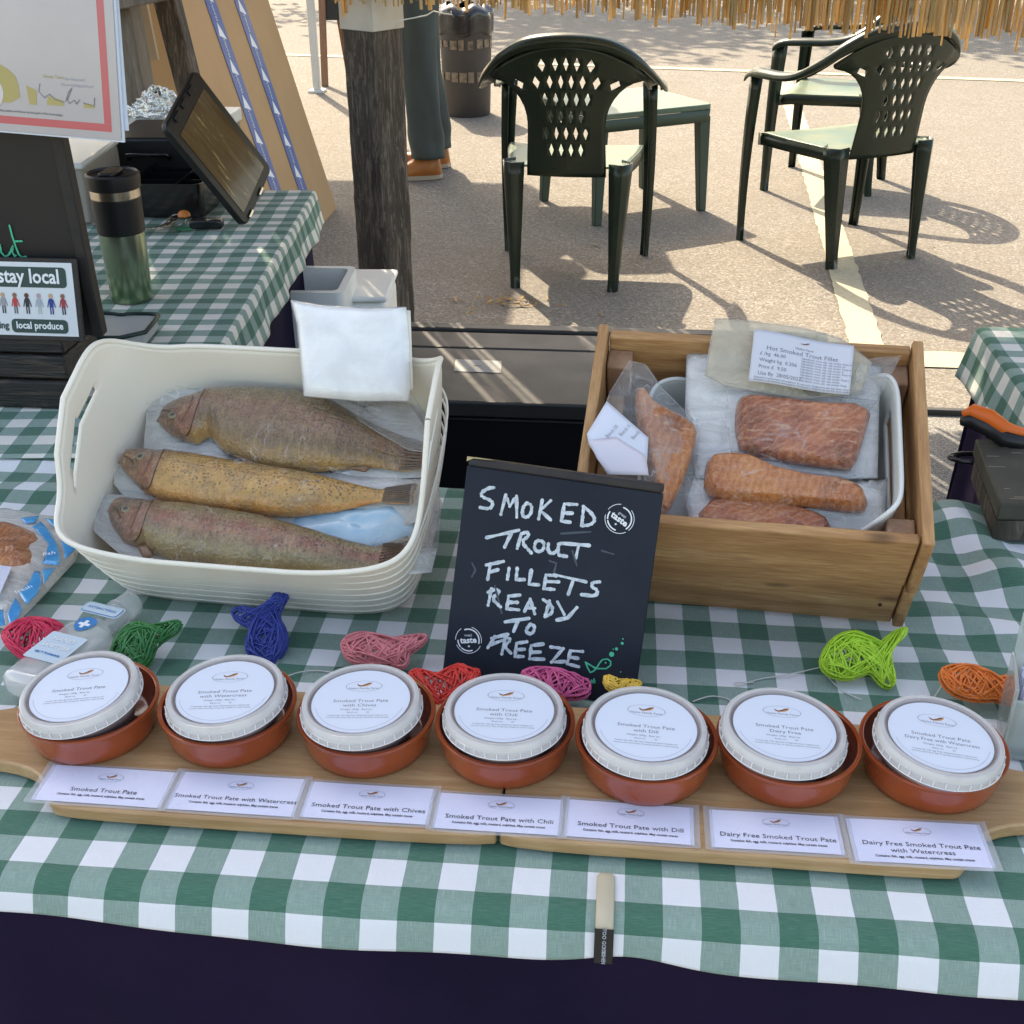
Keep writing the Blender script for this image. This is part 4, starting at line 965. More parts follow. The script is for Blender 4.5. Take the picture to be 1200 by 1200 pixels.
L = {
 'S1': [[(295, 268), (270, 270), (240, 290), (242, 308), (285, 325), (292, 345), (275, 362), (235, 355)]],
 'M': [[(326, 385), (348, 300), (365, 350), (395, 305), (396, 398)]],
 'O': [[(440, 335), (462, 345), (460, 380), (440, 400), (420, 392), (422, 355), (440, 335)]],
 'K': [[(508, 322), (492, 405)], [(545, 325), (500, 368), (545, 410)]],
 'E': [[(660, 342), (605, 340), (592, 415), (630, 420)], [(605, 380), (640, 380)]],
 'D': [[(690, 350), (682, 432)], [(688, 350), (725, 380), (742, 410), (720, 432), (680, 435)]],
 'T1': [[(262, 488), (405, 455)], [(372, 468), (342, 530)]],
 'R1': [[(415, 472), (398, 535)], [(415, 472), (440, 462), (452, 478), (415, 505), (460, 555)]],
 'O1': [[(490, 500), (515, 505), (515, 540), (490, 552), (472, 535), (478, 508), (490, 500)]],
 'U1': [[(535, 515), (532, 545), (550, 560), (575, 545), (582, 515)], [(580, 515), (575, 565), (615, 570)]],
 'T2': [[(590, 512), (715, 522)], [(668, 522), (655, 578)]],
 'F1': [[(280, 602), (268, 672)], [(262, 608), (338, 592)], [(275, 640), (315, 628)]],
 'I1': [[(362, 622), (355, 670)]],
 'L1': [[(398, 622), (393, 672), (430, 672)]], 'L2': [[(460, 630), (450, 692), (492, 695)]],
 'E2': [[(572, 655), (525, 652), (515, 712), (560, 715)], [(522, 680), (580, 682)]],
 'T3': [[(560, 650), (700, 682)], [(645, 672), (622, 738)]],
 'S2': [[(760, 682), (728, 685), (725, 705), (752, 718), (745, 745), (680, 738)]],
 'R2': [[(285, 712), (270, 785)], [(270, 728), (305, 712), (322, 728), (285, 755), (325, 792)]],
 'E3': [[(410, 740), (360, 745), (352, 800), (405, 805)], [(358, 772), (400, 772)]],
 'A': [[(430, 812), (455, 758), (475, 822)], [(440, 795), (475, 798)]],
 'D2': [[(540, 765), (522, 830)], [(512, 760), (552, 785), (552, 820), (520, 835)]],
 'Y': [[(575, 770), (605, 825)], [(660, 795), (620, 840), (572, 850)]],
 'T4': [[(345, 858), (450, 842)], [(400, 855), (382, 900)]],
 'O2': [[(455, 868), (475, 875), (470, 905), (448, 912), (435, 895), (455, 868)]],
 'F2': [[(300, 922), (268, 972)], [(285, 930), (358, 912)], [(282, 958), (330, 940)]],
 'R3': [[(345, 925), (330, 1000)], [(345, 925), (372, 935), (340, 965), (370, 995)]],
 'E4': [[(440, 945), (395, 952), (388, 1010), (425, 1010)], [(395, 980), (430, 978)]],
 'E5': [[(512, 955), (460, 962), (452, 1020), (515, 1022)], [(458, 992), (500, 990)]],
 'Z': [[(545, 968), (600, 975), (548, 1035), (608, 1032)]],
 'E6': [[(685, 988), (632, 985), (618, 1042), (668, 1055)], [(625, 1012), (665, 1018)]],
}
for k, ls in L.items(): SS([chaikin(z6(l), 1, False) if k[0] in 'SODRU' else z6(l) for l in ls], .0027)
SS([z6(l) for l in [[(590, 470), (720, 462)], [(540, 590), (570, 600), (560, 640)], [(640, 545), (660, 610)], [(200, 600), (215, 630), (198, 660)], [(770, 545), (820, 560)], [(300, 700), (330, 820)]]], .0016, m_chalkdim, 'rubbed_mark')
def seal(px, py, rot, size=1.0):
    c_ = S(px, py); r = .0117*size
    A_ = lambda a0, a1, rr: [(c_[0]+cos(radians(a0+(a1-a0)*k/16))*rr, c_[1]+sin(radians(a0+(a1-a0)*k/16))*rr) for k in range(17)]
    strokes([A_(rot-20, rot+105, r*.82), A_(rot+180, rot+215, r*.82), A_(rot+225, rot+285, r*.82)], .0011, m_print_w, sg, Matrix.Identity(4), 'seal_ring', rough=0)
    strokes([A_(rot+120, rot+175, r), A_(rot+200, rot+330, r), A_(rot-15, rot+70, r)], .0005, m_print_w, sg, Matrix.Identity(4), 'seal_ring', rough=0)
    text('taste', .0072*size, m_print_w, sg, c_[0], c_[1]-.0003, .0007, None, rot=radians(rot), bold=.00025, sx=1.05)
    n_ = Vector((-sin(radians(rot)), cos(radians(rot))))
    text('great', .0034*size, m_ink3, sg, c_[0]+n_.x*.0040, c_[1]+n_.y*.0040, .0007, None, rot=radians(rot), bold=.0001)
    P = [(c_[0]-n_.x*.0052+(.0013 if k % 2 == 0 else .0005)*cos(k*pi/5), c_[1]-n_.y*.0052+(.0013 if k % 2 == 0 else .0005)*sin(k*pi/5)) for k in range(10)]
    b = MB(); b.add([(x, y, .0007) for x, y in P], [tuple(range(10))]); b.build('star', m_print_w, sg)
seal(726, 608, -28); seal(549, 750, 12, .95)
z5 = lambda pts: [(670+x/13.33, 740+y/13.33) for x, y in pts]
SS([z5(l) for l in [[(215, 480), (300, 530), (370, 580), (450, 580), (540, 580), (605, 530), (610, 470), (560, 430), (480, 440), (430, 500), (390, 570), (340, 620), (290, 640), (250, 570), (215, 480)], [(215, 480), (340, 555), (400, 575)],
    [(300, 800), (310, 760), (330, 800), (350, 740), (360, 800)]]], .0012, m_greenchalk, 'chalk_fish', rough=.05)
for (x, y, r) in ((625, 355, 38), (700, 272, 24), (790, 185, 22), (800, 115, 12), (530, 488, 14), (765, 630, 10), (650, 275, 10)):
    c_ = S(670+x/13.33, 740+y/13.33); b = MB(); b.lathe([(0, .0009), (r/13.33*.00073, .0008)], 12, Matrix.Translation((c_[0], c_[1], 0))); b.build('chalk_dot', m_greenchalk, sg)

# ------------------------------------------------------------------ WICKER FISH
def M_cane(name, c): return M_plain(name, c, .5, var=tuple(min(1, x*1.35+.02) for x in c), vs=120, spec=.5, coat=.15)
m_string = M_plain('white_string', (.62, .62, .58), .8)
def wicker(label, col, seed, poly, tilt=32, n=90, h=.0085, zc=.020, fr=.0013):
    """fish shaped cane weave: bent frame, strands wound over both faces, filled with finer strands"""
    random.seed(seed)
    cx = sum(q[0] for q in poly)/len(poly); cy = sum(q[1] for q in poly)/len(poly)
    M_ = Matrix.Translation(at(cx, cy, T+zc)) @ Matrix.Rotation(radians(5), 4, 'Z') @ Matrix.Rotation(radians(tilt), 4, 'X')
    t = thing('wicker_fish', label, 'wicker fish', M=M_, group='coloured wicker fish strung in a garland')
    m_ = M_cane('cane_'+str(seed), col)
    O = chaikin([loc(x, y, M_, 0) for x, y in poly], 1)
    D = []                                               # resample evenly
    for i in range(len(O)):
        a, c = Vector(O[i]), Vector(O[(i+1) % len(O)]); k = max(1, int((c-a).length/.0018))
        D += [tuple(a.lerp(c, q/k)) for q in range(k)]
    O = D; nO = len(O)
    def inside(x, y):
        c = False
        for i in range(nO):
            (x1_, y1_), (x2_, y2_) = O[i], O[i-1]
            if (y1_ > y) != (y2_ > y) and x < (x2_-x1_)*(y-y1_)/(y2_-y1_)+x1_: c = not c
        return c
    b = MB()
    for zz in (-h*.35, h*.35): b.tube([(x+random.uniform(-.0002, .0002), y+random.uniform(-.0002, .0002), zz) for x, y in O+[O[0]]], fr, 6, cap=False)
    b.build('cane_frame', m_, t, smooth=180)
    b = MB(); L = max(hypot(a[0]-c[0], a[1]-c[1]) for a in O[::6] for c in O[::6]); made = 0; tries = 0
    n = int(n*1.45)
    while made < n and tries < 9000:
        tries += 1
        i = random.randrange(nO); j = random.randrange(nO); (x, y), (X, Y) = O[i], O[j]; d = hypot(x-X, y-Y)
        sep = min((i-j) % nO, (j-i) % nO)
        if d > .75*L or d < .10*L or sep < nO*.08 or abs(y-Y) < .25*d: continue
        if not all(inside(x+(X-x)*f, y+(Y-y)*f) for f in (.12, .3, .5, .7, .88)): continue
        s_ = 1 if random.random() < .75 else -1; made += 1; bow = random.uniform(.25, .75)*min(1, d/.03)
        P = [(x+(X-x)*f, y+(Y-y)*f, s_*(h*.35+h*bow*sin(pi*f)+random.uniform(0, .0008))) for f in (0, .15, .35, .5, .65, .85, 1)]
        b.tube(P, random.uniform(.0005, .00095), 5)
    for k in range(int(nO*.55)):                         # turns round the frame
        i = random.randrange(nO); x, y = O[i]; X, Y = O[(i+1) % nO]
        b.tube([(x, y, h*.35+fr*1.2), (x+(x-X)*.2+0, y, 0), (X, Y, -h*.35-fr*1.2)], .0007, 4)
    b.build('woven_strands', m_, t, smooth=180)
    return t
wicker('crimson wicker fish at the far left, partly under the sanitiser bottle', (.52, .012, .06), 41, [(3, 744), (12, 734), (28, 726), (50, 725), (70, 730), (80, 742), (70, 757), (50, 771), (36, 776), (20, 768), (8, 757)])
wicker('dark green wicker fish behind the first dish and right of the sanitiser bottle', (.010, .15, .03), 42, [(130, 768), (136, 750), (148, 735), (165, 729), (180, 736), (195, 731), (214, 728), (208, 740), (192, 749), (180, 760), (176, 778), (160, 786), (140, 780)])
wicker('royal blue wicker fish with its tail pointing up in front of the cream basket', (.012, .035, .24), 43, [(272, 716), (285, 712), (300, 716), (312, 711), (322, 698), (334, 686), (341, 690), (333, 706), (325, 722), (335, 738), (337, 754), (330, 768), (320, 780), (306, 776), (290, 768), (289, 750), (296, 736), (284, 731), (274, 724)], 34, 130)
wicker('pale pink wicker fish in front of the basket, behind the third dish', (.60, .17, .18), 44, [(400, 758), (405, 748), (420, 742), (440, 744), (455, 750), (470, 748), (488, 745), (503, 746), (491, 758), (479, 765), (477, 779), (470, 783), (455, 777), (435, 779), (415, 777), (404, 769)])
wicker('bright red wicker fish between the third and fourth dishes beside the sign', (.60, .028, .018), 45, [(478, 790), (490, 785), (505, 790), (515, 792), (525, 784), (540, 779), (551, 785), (564, 787), (556, 800), (545, 815), (530, 828), (514, 832), (502, 818), (490, 805)])
wicker('magenta wicker fish lying at the foot of the chalk sign', (.50, .07, .19), 46, [(610, 790), (625, 784), (645, 785), (665, 791), (680, 796), (691, 800), (691, 813), (675, 818), (650, 817), (630, 810), (616, 800)], 20, 80, zc=.022)
wicker('small yellow wicker fish at the bottom right corner of the chalk sign', (.66, .42, .05), 47, [(706, 795), (715, 793), (726, 799), (738, 797), (753, 801), (748, 808), (730, 813), (712, 808)], 20, 50, h=.006, zc=.018, fr=.001)
wicker('lime green wicker fish in front of the pine crate', (.33, .55, .025), 48, [(961, 777), (965, 762), (975, 750), (990, 742), (1006, 741), (1020, 750), (1028, 757), (1038, 748), (1050, 740), (1062, 736), (1060, 745), (1049, 755), (1042, 766), (1044, 780), (1048, 795), (1046, 805), (1036, 805), (1028, 796), (1020, 787), (1008, 791), (995, 796), (980, 794), (967, 788)], 34, 120)
wicker('orange wicker fish behind the last dish at the right', (.66, .15, .015), 49, [(1101, 787), (1110, 782), (1130, 780), (1148, 783), (1160, 792), (1170, 796), (1182, 792), (1196, 792), (1194, 805), (1191, 818), (1185, 831), (1176, 826), (1168, 819), (1150, 821), (1130, 818), (1114, 811), (1104, 799)], 28, 100)
def cordpath(pts, r=.00055, sag=.0025):
    P = [at(x, y, T+sag+.0012*sin(i*2.3)) for i, (x, y) in enumerate(pts)]
    P = [tuple(p) for p in P]; Q = []
    for i in range(len(P)-1):
        a, b_ = Vector(P[i]), Vector(P[i+1]); pa = Vector(P[max(i-1, 0)]); pb = Vector(P[min(i+2, len(P)-1)])
        for k in range(6):
            f = k/6; Q.append(.5*((2*a)+(-pa+b_)*f+(2*pa-5*a+4*b_-pb)*f*f+(-pa+3*a-3*b_+pb)*f**3))
    Q.append(Vector(P[-1])); b = MB(); b.tube(Q, r, 5); return b
for pts, lb in (([(962, 782), (925, 790), (890, 796), (866, 803), (862, 800), (884, 800)], 'white string running left from the nose of the lime green wicker fish'),
            ([(812, 822), (832, 816), (850, 818), (862, 824)], 'short loop of white string between the fifth and sixth dishes'),
            ([(962, 782), (972, 795), (988, 810), (1010, 820)], 'white string dropping from the lime green fish towards the last dish'),
            ([(1105, 800), (1098, 812), (1092, 820)], 'short end of white string at the nose of the orange wicker fish'),
            ([(1108, 800), (1130, 815), (1165, 822), (1190, 826)], 'white string under the orange wicker fish running to the right'),
            ([(330, 795), (350, 788), (372, 786), (400, 790)], 'white string between the second and third dishes'),
            ([(640, 790), (668, 784), (686, 785), (694, 800), (690, 815)], 'white string looping over the magenta wicker fish'),
            ([(690, 808), (700, 806), (715, 806), (705, 810), (696, 810)], 'white string joining the magenta and yellow wicker fish')):
    c = cordpath(pts); tag(c.build('garland_string', m_string, smooth=180), lb, 'string', 'white garland strings')

# ------------------------------------------------------------------ SANITISER BOTTLE
pa = at(40, 800, T+.016); pb = at(148, 712, T+.016); ax = (pb-pa); Lb = ax.length; ang = atan2(ax.y, ax.x)
MBt = Matrix.Translation(pa) @ Matrix.Rotation(ang, 4, 'Z')
t = thing('sanitiser_bottle', 'clear flat hand sanitiser bottle with blue cross label lying on the cloth', 'bottle', M=MBt)
m_clear = M_plain('clear_bottle', (.78, .80, .78), .08, alpha=.48, coat=.8, trans=.2)
def bot(u, v):
    x = -.012+(Lb+.0)*u; k = 1.0
    wv = .0235; hv = .0145
    if u > .68: f = smooth(.68, .84, u); wv = wv*(1-f)+.011*f; hv = hv*(1-f)+.011*f
    if u < .05: f = sqrt(max(0, 1-((.05-u)/.05)**2)); wv *= .75+.25*f; hv *= .5+.5*f
    a = 2*pi*v; ex, ey = sup(a, 3.2 if u < .7 else 2); return Vector((x, ex*wv, ey*hv))
b = MB(); b.grid(bot, 50, 40, wrap=False); b.build('bottle_body', m_clear, t, smooth=180)
b = MB(); b.add([bot(0, k/40) for k in range(40)], [tuple(range(40))]); b.build('bottle_base', m_clear, t)
Mx = Matrix.Translation((Lb-.010, 0, 0)) @ Matrix.Rotation(radians(90), 4, 'Y')
b = MB(); b.lathe([(0, 0), (.0115, 0), (.0122, .002), (.0122, .016), (.0108, .019), (0, .0195)], 32, Mx); b.build('flip_cap', m_clear, t, smooth=40)
b = MB(); b.lathe([(0, -.001), (.0135, -.001), (.0135, .0015), (0, .0015)], 32, Mx); b.build('cap_collar', m_clear, t, smooth=40)
m_lblb = M_plain('pale_blue_label', (.55, .66, .74), .35, coat=.3); m_blue = M_plain('badge_blue', (.02, .20, .48), .4)
def flat(poly, mat, nm, z, par, M_=None):
    b = MB(); pts = [Vector((x, y, z)) for x, y in poly]; b.add([M_ @ p if M_ else p for p in pts], [tuple(range(len(pts)))]); return b.build(nm, mat, par)
def rrect(cx, cy, w_, h_, r, rot=0):
    P = []
    for (sx, sy, a0) in ((1, 1, 0), (-1, 1, 90), (-1, -1, 180), (1, -1, 270)):
        for k in range(5):
            a = radians(a0+k*22.5); x = sx*(w_/2-r)+r*cos(a); y = sy*(h_/2-r)+r*sin(a); P.append((cx+x*cos(rot)-y*sin(rot), cy+x*sin(rot)+y*cos(rot)))
    return P
zt = .0152
flat(rrect(.090, .0, .016, .040, .004), m_lblb, 'top_label', zt, t); flat(rrect(.090, .0, .0135, .037, .003), m_blue, 'label_outline', zt+.0003, t); flat(rrect(.090, .0, .0125, .036, .003), m_lblb, 'top_label', zt+.0006, t)
text('ANTIBACTERIAL', .0045, m_blue, t, .090, 0, zt+.0009, None, rot=radians(-90), sx=.9)
sh = chaikin([(-.009, .008), (0, .0115), (.009, .008), (.009, -.003), (0, -.0115), (-.009, -.003)], 1)
flat([(.066+y, -x) for x, y in sh][::-1], m_blue, 'shield_badge', zt+.0002, t)
for a, c in ((.0034, .011), (.011, .0034)): flat(rrect(.066, 0, a, c, .0006), m_print_w, 'white_cross', zt+.0005+(.0001 if a > c else 0), t)
flat(rrect(.030, .0, .038, .036, .002), m_lblb, 'lower_label', zt, t)
for k, (s_, q) in enumerate((('HAND', .0075), ('SANITISER', .0062), ('kills 99.9% of bacteria', .0028))): text(s_, q, m_blue if k == 2 else m_print_w, t, .040-k*.010, 0, zt+.0006, None, rot=radians(-90), bold=.0002)

# ------------------------------------------------------------------ FISH BAG, FAR LEFT
q = [(-70, 600), (-20, 598), (40, 603), (75, 612), (95, 635), (88, 655), (60, 685), (35, 712), (12, 735), (-30, 728), (-80, 700), (-100, 650)]
MG = Matrix.Translation((0, 0, T+.004))
t = thing('printed_fish_bag', 'clear bag with blue printed band holding smoked pieces, at the left edge', 'bag', M=MG)
P = [loc(x, y, MG, .002) for x, y in q]
b = MB(); b.pillow(P, .020, 12, z0=.0, jit=.0025, seed=3, pw=3, sub=4); b.build('bag_sheet', m_bag, t, smooth=180)
Pc = [loc(x, y, MG, .014) for x, y in [(-60, 612), (0, 612), (30, 620), (50, 632), (46, 640), (36, 645), (42, 655), (38, 668), (10, 673), (-20, 672), (-60, 668)]]
b = MB(); b.pillow(chaikin(Pc, 1), .012, 10, z0=.013, jit=.004, seed=6, pw=2.6, sub=2); b.build('smoked_pieces', mf2, t, smooth=180)
m_bluep = M_plain('blue_print', (.02, .25, .58), .2, var=(.05, .36, .66), vs=60, coat=.6, bs=.5, bscale=60, bd=.004)
def band(pts, nm='blue_print', mat=m_bluep, z=.0198, h=.0006):
    P = [loc(x, y, MG, z) for x, y in pts]; b = MB(); b.pillow(P, h, 4, z0=z, sub=4, jit=.0006, seed=len(pts)); b.build(nm, mat, t, smooth=180)
for p in ([(24, 607), (46, 604), (41, 612), (30, 613)], [(38, 617), (48, 611), (58, 622), (67, 638), (71, 655), (69, 662), (50, 660), (60, 648), (62, 640), (54, 628)], [(53, 607), (75, 611), (82, 619), (70, 622), (60, 614)], [(70, 627), (84, 624), (95, 637), (76, 655), (74, 642)],
          [(50, 667), (65, 665), (51, 684)], [(40, 669), (47, 669), (49, 682), (44, 695), (31, 708), (22, 695), (34, 682)], [(18, 700), (26, 712), (22, 722), (12, 734), (8, 720)], [(-22, 716), (4, 714), (6, 732), (-10, 734)]): band(p)
P = [loc(x, y, MG, .0215) for x, y in [(-30, 660), (14, 665), (0, 697), (-40, 690)]]; b = MB(); b.pillow(P, .0008, 2, z0=.0225); b.build('paper_label', m_card, t)
p = loc(28, 692, MG, .022); text('fresh', .008, m_print_w, t, p[0], p[1], .0235, None, rot=radians(50)); p = loc(58, 650, MG, .022); text('fish', .009, m_print_w, t, p[0], p[1], .0235, None, rot=radians(20))

# ------------------------------------------------------------------ LEAFLET HOLDER at the right edge
MH = Matrix.Translation((.303, .742, T+.001)) @ Matrix.Rotation(radians(-12), 4, 'Z')
t = thing('leaflet_holder', 'clear acrylic holder with a stack of leaflets at the right edge behind the last dish', 'leaflet holder', M=MH)
m_acr = M_plain('acrylic', (.58, .64, .60), .08, alpha=.55, coat=1, trans=.2)
for c, d in (((0.0, .02, .032), (.003, .05, .064)), ((.05, .0, .026), (.10, .003, .050)), ((.05, .046, .05), (.10, .003, .10)), ((.05, .02, .0015), (.10, .05, .003))):
    b = MB(); b.box(c, d); b.build('acrylic_panel', m_acr, t, bevel=.001)
for k in range(12): b = MB(); b.box((.052+random.uniform(-.001, .001), .0045+k*.0030, .030), (.09, .0012, .052)); b.build('leaflet', m_card if k % 3 else m_label, t)

# ------------------------------------------------------------------ CLOTH CLIP at the front hem
t = thing('cloth_clip', 'cream plastic clip with black lower half holding the cloth at the front hem', 'clip', (0, 0, 0))
x0 = .0235; b = MB(); pts = [cloth_pt(x0, s_)+Vector((0, -.0016, .0022)) for s_ in [i*.0025 for i in range(-2, 20)]]
x0 = at(709, 1060, T-.01).x; pts = [cloth_pt(x0, s_)+Vector((0, -.0016, .0024)) for s_ in [.001+i*.0025 for i in range(0, 19)]]
vs = []; w_ = .0060
for p_i, p in enumerate(pts):
    ww = w_*(.72 if p_i == 0 else 1)
    for sx, dz in ((-1, 0), (-.8, .0012), (.8, .0012), (1, 0)): vs.append(p+Vector((sx*ww, -dz*.5, dz)))
b.add(vs, [(4*i+j, 4*i+4+j, 4*i+5+j, 4*i+1+j) for i in range(len(pts)-1) for j in range(3)]+[(0, 1, 2, 3)])
b.build('cream_strip', M_plain('clip_cream', (.52, .46, .34), .5, var=(.47, .41, .29), vs=30), t, smooth=50, solid=.0016, off=-1)
p0 = pts[-1]; p1 = p0+Vector((.0, -.0075, -.022)); b = MB(); b.beam(p0+Vector((0, -.0003, .0008)), p1, .0124, .003, up=(0, -1, .4)); b.build('black_strip', m_black, t, bevel=.0005)
d_ = (p1-p0).normalized(); xa = Vector((1, 0, 0)); n_ = xa.cross(d_)*-1; n_ = n_ if n_.y < 0 else -n_
Mt = Matrix((d_, n_.cross(d_), n_)).transposed().to_4x4(); Mt.translation = (p0+p1)/2+n_*.0022
text('TOO GOOD', .0034, m_ink3, t, -.004, 0, 0, Mt, bold=.0001); text('KITCHEN', .0034, m_ink3, t, .0055, 0, 0, Mt, sx=.8, bold=.0001)

# ------------------------------------------------------------------ RIGHT: weathered plank, shears, loop
Pk = [at(1143, 514, T+.045), at(1300, 514, T+.045), at(1300, 592, T+.045), at(1172, 590, T+.045)]
t = thing('weathered_plank', 'weathered black board with worn edges jutting in at the right edge', 'board')
b = MB(); b.prism([(p.x, p.y) for p in Pk][::-1], T+.026, T+.045)
b.build('board_panel', M_plain('worn_black_board', (.028, .026, .020), .75, var=(.085, .080, .060), vs=9, bs=.5, bscale=90), t, bevel=.002)
b = MB()
random.seed(5)
for k in range(16):
    u, v = random.random()*.5, random.random(); a = Pk[0].lerp(Pk[1], u); c = Pk[3].lerp(Pk[2], u); p = a.lerp(c, v); L = random.uniform(.004, .02)
    b.add([(p.x, p.y, T+.0456), (p.x+L, p.y+.0004, T+.0456), (p.x+L*.9, p.y+.0014, T+.0456), (p.x+.001, p.y+.0012, T+.0456)], [(0, 1, 2, 3)])
b.build('paint_chips', M_plain('bare_chip', (.32, .27, .19), .8), t)
b = MB(); b.prism([(p.x, p.y) for p in [Pk[0].lerp(Pk[3], .1), Pk[0].lerp(Pk[1], .35).lerp(Pk[3], .05), Pk[3].lerp(Pk[2], .5), Pk[3]]][::-1], T+.004, T+.0255); b.build('support_batten', m_darkwood, t)
t = thing('shears', 'shears with an orange and black grip lying behind the weathered board', 'shears')
H = [at(1128, 486, T+.062), at(1140, 482, T+.066), at(1160, 490, T+.066), at(1178, 503, T+.062), at(1195, 507, T+.058), at(1225, 505, T+.055)]
b = MB(); b.tube(H, [.004, .0085, .0095, .0085, .006, .004], 12); b.build('orange_grip', M_plain('orange_rubber', (.72, .13, .012), .45), t, smooth=180)
H2 = [p+Vector((.0, -.006, -.009)) for p in H]; H2[0] += Vector((-.002, 0, .004)); b = MB(); b.tube(H2, [.005, .0085, .0095, .009, .0085, .008], 12); b.build('black_grip', m_black, t, smooth=180)
b = MB(); b.beam(H[-1], H[-1]+Vector((.12, .0, -.01)), .02, .004); b.build('blade', m_steel, t, bevel=.0008)
c = at(1172, 538, T+.02); t = thing('handle_loop', 'black loop handle poking out from under the weathered board', 'handle', c)
b = MB(); b.tube([(-.045+.0 if k == 99 else -.02+.026*cos(a_)*1.3, .012*sin(a_), .0) for k, a_ in enumerate([2*pi*i/24 for i in range(25)])], .0028, 8, cap=False); b.build('loop', m_blackg, t, smooth=180)
b = MB(); b.tube([(.014, 0, 0), (.08, -.004, .0)], .004, 8); b.build('shaft', m_blackg, t, smooth=180)

# ------------------------------------------------------------------ LEFT: big chalkboard, ledge, signs
zt = T+.007
t = thing('wooden_ledge', 'rough black stepped wooden box holding up the large chalkboard at the left', 'ledge', (-.668, 1.30, zt), (0, 0, 0))
for k, (h0, h1, dy) in enumerate(((0, .036, 0), (.0375, .068, .004), (.0695, .094, .008))):
    b = MB(); b.box((-.25, .05+dy, (h0+h1)/2), (.50, .10, h1-h0)); b.build('plank', M_black_wood if 'M_black_wood' in globals() else globals().setdefault('M_black_wood', M_wood('black_painted_wood', (.006, .006, .006), (.010, .010, .011), (.018, .016, .014), 'X', 9, .5, False, dark=(.05, .035, .025), bs=.8)), t, bevel=.003)
t = thing('large_chalkboard', 'tall black chalkboard with green chalk lettering at the left edge', 'chalkboard', (-.632, 1.345, T+.10), (radians(3), 0, 0))
b = MB(); b.box((-.30, 0, .19), (.58, .012, .40)); b.build('board_panel', m_chalk_black2, t, bevel=.001)
b = MB(); b.box((-.004, -.001, .19), (.014, .018, .40)); b.build('frame_rail', m_sign_edge, t, bevel=.002)
M_ = Matrix.Translation((0, -.0075, 0)) @ Matrix.Rotation(radians(90), 4, 'X')
Mw = Matrix.Translation((-.632, 1.345, T+.10)) @ Matrix.Rotation(radians(3), 4, 'X') @ M_
def U(x, y): return loc(x/6.667+0, 240+y/6.667, Mw, 0)
strokes([[U(*p) for p in l] for l in [[(0, 310), (10, 370), (40, 405), (70, 390), (90, 350), (100, 320), (98, 370), (115, 400), (125, 395)], [(75, 160), (95, 240), (125, 330), (150, 390), (175, 410), (205, 403)], [(115, 285), (172, 283)],
   [(-120, 300), (-90, 380), (-50, 400), (-20, 350)], [(-200, 290), (-190, 400)], [(-200, 310), (-150, 300)]]], .0022, m_greenchalk, t, M_, rough=.05)
# 'stay local' sign
MSg = Matrix.Translation((-.6375, 1.302, T+.098)) @ Matrix.Rotation(radians(80), 4, 'X')
t = thing('local_produce_sign', 'white sign reading stay local supporting local produce with a row of little people', 'sign', M=MSg)
b = MB(); b.box((-.11, .047, -.002), (.222, .098, .004)); b.build('backing', m_sign_edge, t, bevel=.001)
flat([(-.214, .004), (-.005, .004), (-.005, .091), (-.214, .091)], M_plain('sign_white', (.62, .66, .70), .4, coat=.2), 'sign_face', .0004, t)
m_dg = M_plain('dark_green_print', (.022, .055, .05), .5)
flat(rrect(-.078, .0735, .130, .024, .005), m_dg, 'banner', .0008, t); flat(rrect(-.052, .0155, .070, .0165, .005), m_dg, 'banner', .0008, t)
text('stay local', .0238, m_print_w, t, -.021, .0740, .0012, None, 'RIGHT', sx=.86, bold=.0005)
text('local produce', .0118, m_print_w, t, -.052, .0160, .0012, None, bold=.0003, sx=.9)
text('supporting', .0118, m_dg, t, -.0905, .0155, .0012, None, 'RIGHT', bold=.0003, sx=.9)
pc = [((.35, .04, .06), (.05, .03, .05), (.25, .12, .07)), ((.02, .05, .25), (.02, .03, .2), (.55, .36, .22)), ((.35, .4, .45), (.5, .5, .5), (.45, .32, .33)), ((.03, .03, .04), (.05, .05, .06), (.10, .05, .03)), ((.5, .05, .05), (.12, .12, .14), (.25, .13, .08)), ((.3, .3, .32), (.05, .05, .05), (.5, .33, .2)), ((.1, .25, .1), (.1, .1, .1), (.4, .25, .15)), ((.3, .1, .3), (.1, .1, .1), (.4, .25, .15))]
for k, (c1, c2, c3) in enumerate(pc):
    x = -.020-k*.0148; y = .030
    ms = [M_plain('figure_print', q, .6) for q in (c1, c2, c3)]
    flat(rrect(x, y+.0135, .0048, .011, .001), ms[0], 'printed_figure', .0009, t); flat(rrect(x-.0014, y+.0045, .0016, .009, .0005), ms[1], 'printed_figure', .00095, t); flat(rrect(x+.0014, y+.0045, .0016, .009, .0005), ms[1], 'printed_figure', .00095, t)
    flat([(x+.0028*cos(a), y+.0218+.003*sin(a)) for a in [2*pi*i/12 for i in range(12)]], ms[2], 'printed_figure', .0010, t)
    for s_ in (-1, 1): flat(rrect(x+s_*.0036, y+.013, .0013, .0095, .0004, s_*.25), ms[0], 'printed_figure', .00085, t)
